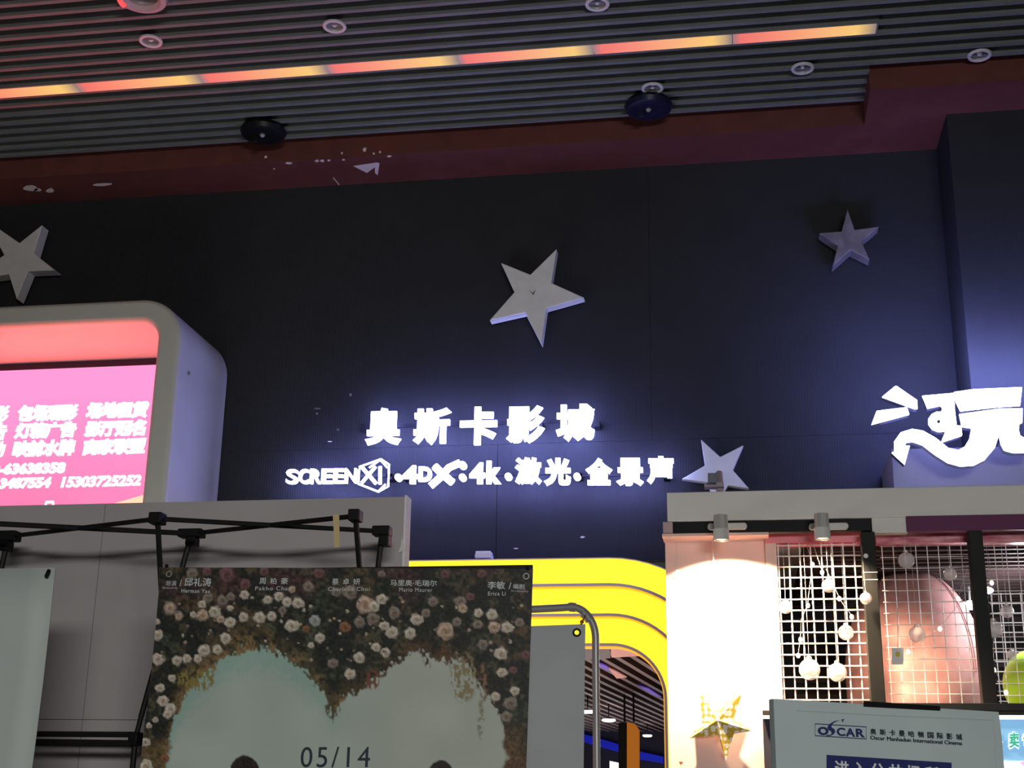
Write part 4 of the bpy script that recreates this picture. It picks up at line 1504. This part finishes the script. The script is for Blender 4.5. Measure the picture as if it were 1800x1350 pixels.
for (x, y_, r_px, yy, lab) in globes:
    c = P(x, y_, yy)
    rr = np.linalg.norm(P(x + r_px, y_, yy) - c)
    t = thing('glass_globe', lab, 'globe', c, 'hanging glass globes of the kiosk')
    gg = G().ball(c, rr, n=26, m=16)
    gm = obj('globe', gg, 'glass' , t, True)
    if x in (1456, 1381, 1423, 1472, 1522, 1747, 1190):  # real filling in the sparkling globe; elsewhere white cores added for overlit look, shadow
        obj('filling', G().ball(c + (rr * 0.05, 0.0, -rr * 0.12), rr * 0.8, rr * 0.5, rr * 0.62, n=16, m=10), mat('globe_fill_and_glare', (0.92, 0.88, 0.85), 0.7), t, True)
    obj('cap', G().lathe(c + (0, 0, rr * 0.95), [(rr * 0.26, 0), (rr * 0.26, rr * 0.22), (rr * 0.14, rr * 0.3), (0.001, rr * 0.32)], 14), 'cap', t, True)
    ztop = zr0 if x < 1515 else kzf - 0.07
    obj('cord', G().tube([c + (0, 0, rr * 1.25), (c[0], KY + 0.02, zt0 + 0.004) if yy < 6 else (c[0], c[1], max(ztop, c[2] + rr * 1.4))], 0.0007, 5), 'cord', t)

# fairy lights
for lab, yy, pts in [('fairy-light string draped behind the left mesh window', 6.07, [(1417, 955), (1428, 990), (1421, 1050), (1420, 1062), (1408, 1090), (1407, 1122), (1403, 1150)]),
                     ('fairy-light string running down across the left mesh window', 6.07, [(1429, 955), (1445, 1004), (1452, 1000), (1475, 1050), (1482, 1062), (1497, 1082)]),
                     ('fairy-light string over the pink dome in the middle window', 6.06, [(1700, 1000), (1684, 1050), (1699, 1045), (1652, 1103), (1640, 1112), (1596, 1143)]),
                     ('fairy-light string in the right window by the black post', 6.16, [(1738, 975), (1743, 1022), (1745, 1060), (1747, 1175), (1768, 1215)])]:
    P3 = [P(x, y_, yy) for x, y_ in pts]
    t = thing('fairy_light_string', lab, 'fairy lights', tuple(P3[0]))
    obj('cord', G().tube(P3, 0.0009, 6), 'cord', t)
    for p in P3[1::2] + [P3[-1]]:
        obj('bulb', G().ball(p - (0, 0, 0.006), 0.009, 0.009, 0.011, n=12, m=8), 'bulb', t, True)

# pink dome and other goods behind the glass
c = P(1607, 1250, 7.0)
dm = thing('pink_dome', 'huge smooth pink dome filling the middle mesh window', 'sculpture', (c[0], 7.0, 0.9))
gg = G()
ct = P(1610, 1000, 7.0)
zt_ = ct[2]
cx = 0.84
gg.ball((cx, 7.02, zt_ - 0.52), 0.335, 0.40, 0.52, n=48, m=30)
gg.lathe((cx, 7.02, 0.0), [(0.30, 0.02), (0.335, 0.8), (0.335, zt_ - 0.55)], 40)
obj('dome_body', gg, 'plush', dm, True)
obj('seam', G().tube([(cx + 0.336 * math.sin(a) * 0.72, 7.02 - 0.40 * math.sin(a) * 0.72, zt_ - 0.52 + 0.522 * math.cos(a)) for a in np.linspace(0.1, 1.6, 24)], 0.003, 6), mat('seam_pink', (0.4, 0.17, 0.18), 0.7), dm)
c = P(1635, 1010, 7.3)
t = thing('green_leaf_ornament', 'bright green pointed paper leaf behind the pink dome', 'ornament', tuple(c))
gg = G()
tp = P(1634, 990, 7.3)
for k in range(7):
    a = -0.6 + 1.2 * k / 6
    q1 = tp + np.array([0.07 * math.sin(a) - 0.012, -0.01 * (k % 2), -0.16])
    q2 = tp + np.array([0.07 * math.sin(a + 0.2) + 0.0, -0.01 * ((k + 1) % 2), -0.16])
    gg.poly([tp, q1, q2], (0, 0.004, 0))
obj('leaf_folds', gg, 'leafg', t)
obj('cord', G().tube([tp, (tp[0], tp[1], kzf - 0.04)], 0.0015, 5), 'cord', t)
c = P(1822, 1205, 6.7)
t = thing('lime_ball', 'shiny lime green round ornament at the right edge window', 'ornament', tuple(c))
obj('ball', G().ball(c, 0.148, 0.148, 0.165, n=32, m=20), 'green', t, True)
obj('dark_base', G().lathe(c, [(0.10, -0.135), (0.12, -0.19), (0.001, -0.19)], 24), mat('olive_base', (0.20, 0.28, 0.03), 0.5), t, True)
c2 = P(1577, 1155, 6.05)
t = thing('gift_tag', 'small white hanging tag with a yellow flower before the dome', 'tag', tuple(c2))
gg = G().poly([P(1568, 1139, 6.05), P(1589, 1138, 6.05), P(1588, 1168, 6.05), P(1567, 1168, 6.05)], (0, 0.002, 0))
obj('card', gg, 'wire', t)
gg = G().poly([P(1578 + 4 * math.cos(k * .7), 1150 + 5 * math.sin(k * .7), 6.049) for k in range(9)], (0, 0.0008, 0))
obj('flower_print', gg, mat('flower_yellow', (0.75, 0.6, 0.05), 0.6), t)
obj('cord', G().tube([P(1578, 1139, 6.051), P(1578, 1124, 6.051), P(1578, 960, 6.06)], 0.0012, 5), 'blk', t)
# bright cool lamps inside the kiosk
for (x, y_, yy, rr, lab) in [(1738, 973, 7.2, 0.036, 'dazzling cool-white lamp inside the right window, top'),
                             (1704, 1024, 7.42, 0.030, 'cool-white lamp partly behind the black post, middle height'),
                             (1706, 1064, 7.3, 0.034, 'cool-white lamp beside the edge of the pink dome'),
                             (1733, 1038, 7.3, 0.026, 'cool-white lamp showing just right of the black post')]:
    c = P(x, y_, yy)
    t = thing('interior_spotlight', lab, 'lamp', tuple(c), 'cool lamps inside the kiosk')
    obj('glowing_disc', G().ball(c, rr * 1.5, rr, rr * 0.7, n=18, m=10), 'cool', t, True)
    obj('bracket', G().tube([c + (0, 0.01, rr * 0.6), (c[0], c[1] + 0.01, kzf - 0.04)], 0.006, 8), 'cap', t)
lamp('interior_light', 'POINT', (1.36, 6.75, 2.55), 16, (0.86, 0.88, 1.0), 0.05)
lamp('interior_light', 'POINT', (1.72, 6.4, 2.35), 7, (0.95, 0.95, 0.9), 0.05)
# grey camera on the kiosk roof
a = P(1251, 840, 6.4)
t = thing('roof_camera', 'small grey box on a short arm on the kiosk roof', 'camera', (a[0], 6.4, kzt))
g = G().hexa([P(1244, 831, 6.35), P(1244, 848, 6.35), P(1259, 848, 6.35), P(1259, 831, 6.35)], (0, 0.12, 0))
obj('head', g, mat('camera_grey', (0.16, 0.17, 0.2), 0.5), t, bevel=0.004)
g = G().tube([P(1264, 832, 6.5), P(1265, 850, 6.45), (P(1265, 850, 6.45)[0], 6.45, kzt)], 0.018, 10)
g.box(P(1238, 850, 6.4)[0], P(1272, 850, 6.4)[0], 6.40, 6.46, P(1250, 852, 6.4)[2] - 0.01, P(1250, 848, 6.4)[2])
obj('arm', g, mat('arm_pinkish', (0.38, 0.30, 0.31), 0.5), t)

# ------------------------------------------------------------------ notice board at lower right
BO = np.array([0.064, 3.0, 1.83])
BR = np.array([0.583, 3.34, 1.83])
bu = (BR - BO) / np.linalg.norm(BR - BO)
bn = np.array([-bu[1], bu[0], 0.0])
PB = Plane(BO, bn)
nb = thing('notice_board', 'pale paper notice board on a stand with a navy header', 'notice board', (0.3, 3.15, 0))
corner = [PB.at(1360, 1228), PB.at(1756, 1251), PB.at(1762, 1300), PB.at(1766, 1352)]
bl = np.array([corner[3][0], corner[3][1], 0.95])
g = G().poly([corner[0], corner[1], corner[2], corner[3], bl, np.array([corner[0][0], corner[0][1], 0.95])], bn * 0.02)
obj('board', g, 'paper', nb, bevel=0.002)
g = G()
for s_ in (0.12, 0.5):
    p = BO + bu * s_ + bn * 0.05
    g.tube([(p[0], p[1], 1.75), (p[0] + bn[0] * 0.25, p[1] + bn[1] * 0.25, 0.0)], 0.012, 8)
    g.tube([(p[0] - bn[0] * 0.02, p[1] - bn[1] * 0.02, 1.7), (p[0] - bn[0] * 0.3, p[1] - bn[1] * 0.3, 0.0)], 0.012, 8)
obj('easel', g, 'blkm', nb)
g = G()
fold = [(1400, 1249), (1560, 1258), (1745, 1266)]
g.tube([PB.at(x, y_, 0.0005) for x, y_ in fold], 0.0012, 5)
g.tube([PB.at(x, y_, 0.0005) for x, y_ in [(1745, 1258), (1748, 1300), (1750, 1350)]], 0.0012, 5)
obj('paper_fold', g, mat('fold_pale', (0.46, 0.52, 0.50), 0.6), nb)
zb = lambda l: zz(l, 1400, 1090, 4.5)
# framed logo
g = G()
bx_ = zb([(148, 820), (552, 845), (552, 940), (148, 914)])
g.tube([PB.at(x, y_, 0.0012) for x, y_ in bx_], 0.0009, 5, closed=True)
obj('logo_frame', g, 'navy', nb)
g = G()
write(g, 'O', zb([(168, 908)])[0], zb([(252, 912)])[0], 66 / 4.5, PB, 0.001, 0.05, eps=0.001)
write(g, 'C', zb([(318, 915)])[0], zb([(385, 919)])[0], 66 / 4.5, PB, 0.001, 0.03, eps=0.001)
write(g, 'A', zb([(388, 920)])[0], zb([(462, 924)])[0], 66 / 4.5, PB, 0.001, 0.03, eps=0.001)
write(g, 'R', zb([(470, 924)])[0], zb([(538, 929)])[0], 66 / 4.5, PB, 0.001, 0.03, eps=0.001)
swo = zb([(345, 790), (300, 800), (262, 822), (246, 848), (256, 868), (278, 880), (282, 896), (268, 908), (242, 912), (236, 908), (248, 916), (272, 914), (296, 902), (308, 882), (300, 862), (280, 850), (276, 836), (296, 812)])
g.poly([PB.at(x, y_, 0.0024) for x, y_ in swo], bn * 0.0006)
g.poly([PB.at(x, y_, 0.0018) for x, y_ in zb([(358, 785), (382, 782), (368, 796), (378, 806), (362, 800)])], bn * 0.0006)
obj('logo_letters', g, 'navy', nb)
g = G()
cw = '奥斯卡曼哈顿国际影城'
for k, ch in enumerate(cw):
    x0 = 582 + k * 75.5
    yb_ = 905 + k * 4.7
    a_, b_ = zb([(x0, yb_)])[0], zb([(x0 + 48, yb_ + 3)])[0]
    write(g, ch, a_, b_, 48 / 4.5, PB, 0.001, 0.02, eps=0.001)
write(g, 'Oscar Manhadun International Cinema', zb([(582, 945)])[0], zb([(1308, 990)])[0], 32 / 4.5, PB, 0.001, 0.015, eps=0.001)
obj('printed_name', g, 'ink', nb)
hd = zb([(240, 1066), (1228, 1128), (1228, 1400), (240, 1400)])
g = G().poly([PB.at(x, y_, 0.0014) for x, y_ in hd], bn * 0.0008)
hb = obj('header_band', g, 'navy', nb)
g = G()
for k, ch in enumerate('进入公共场所'):
    x0 = 300 + k * 142
    a_, b_ = zb([(x0, 1232 + k * 9)])[0], zb([(x0 + 118, 1240 + k * 9)])[0]
    write(g, ch, a_, b_, 122 / 4.5, PB, 0.001, 0.025, eps=0.0018)
obj('header_text', g, 'white_ink', hb)
g = G().poly([PB.at(x, y_, 0.003) for x, y_ in zb([(535, 640), (1138, 680), (1138, 716), (535, 684)])], bn * 0.002)
o = obj('black_tape_strip', g, 'black_tape')
tag(o, 'short black tape strip along the top edge of the notice board', 'tape')
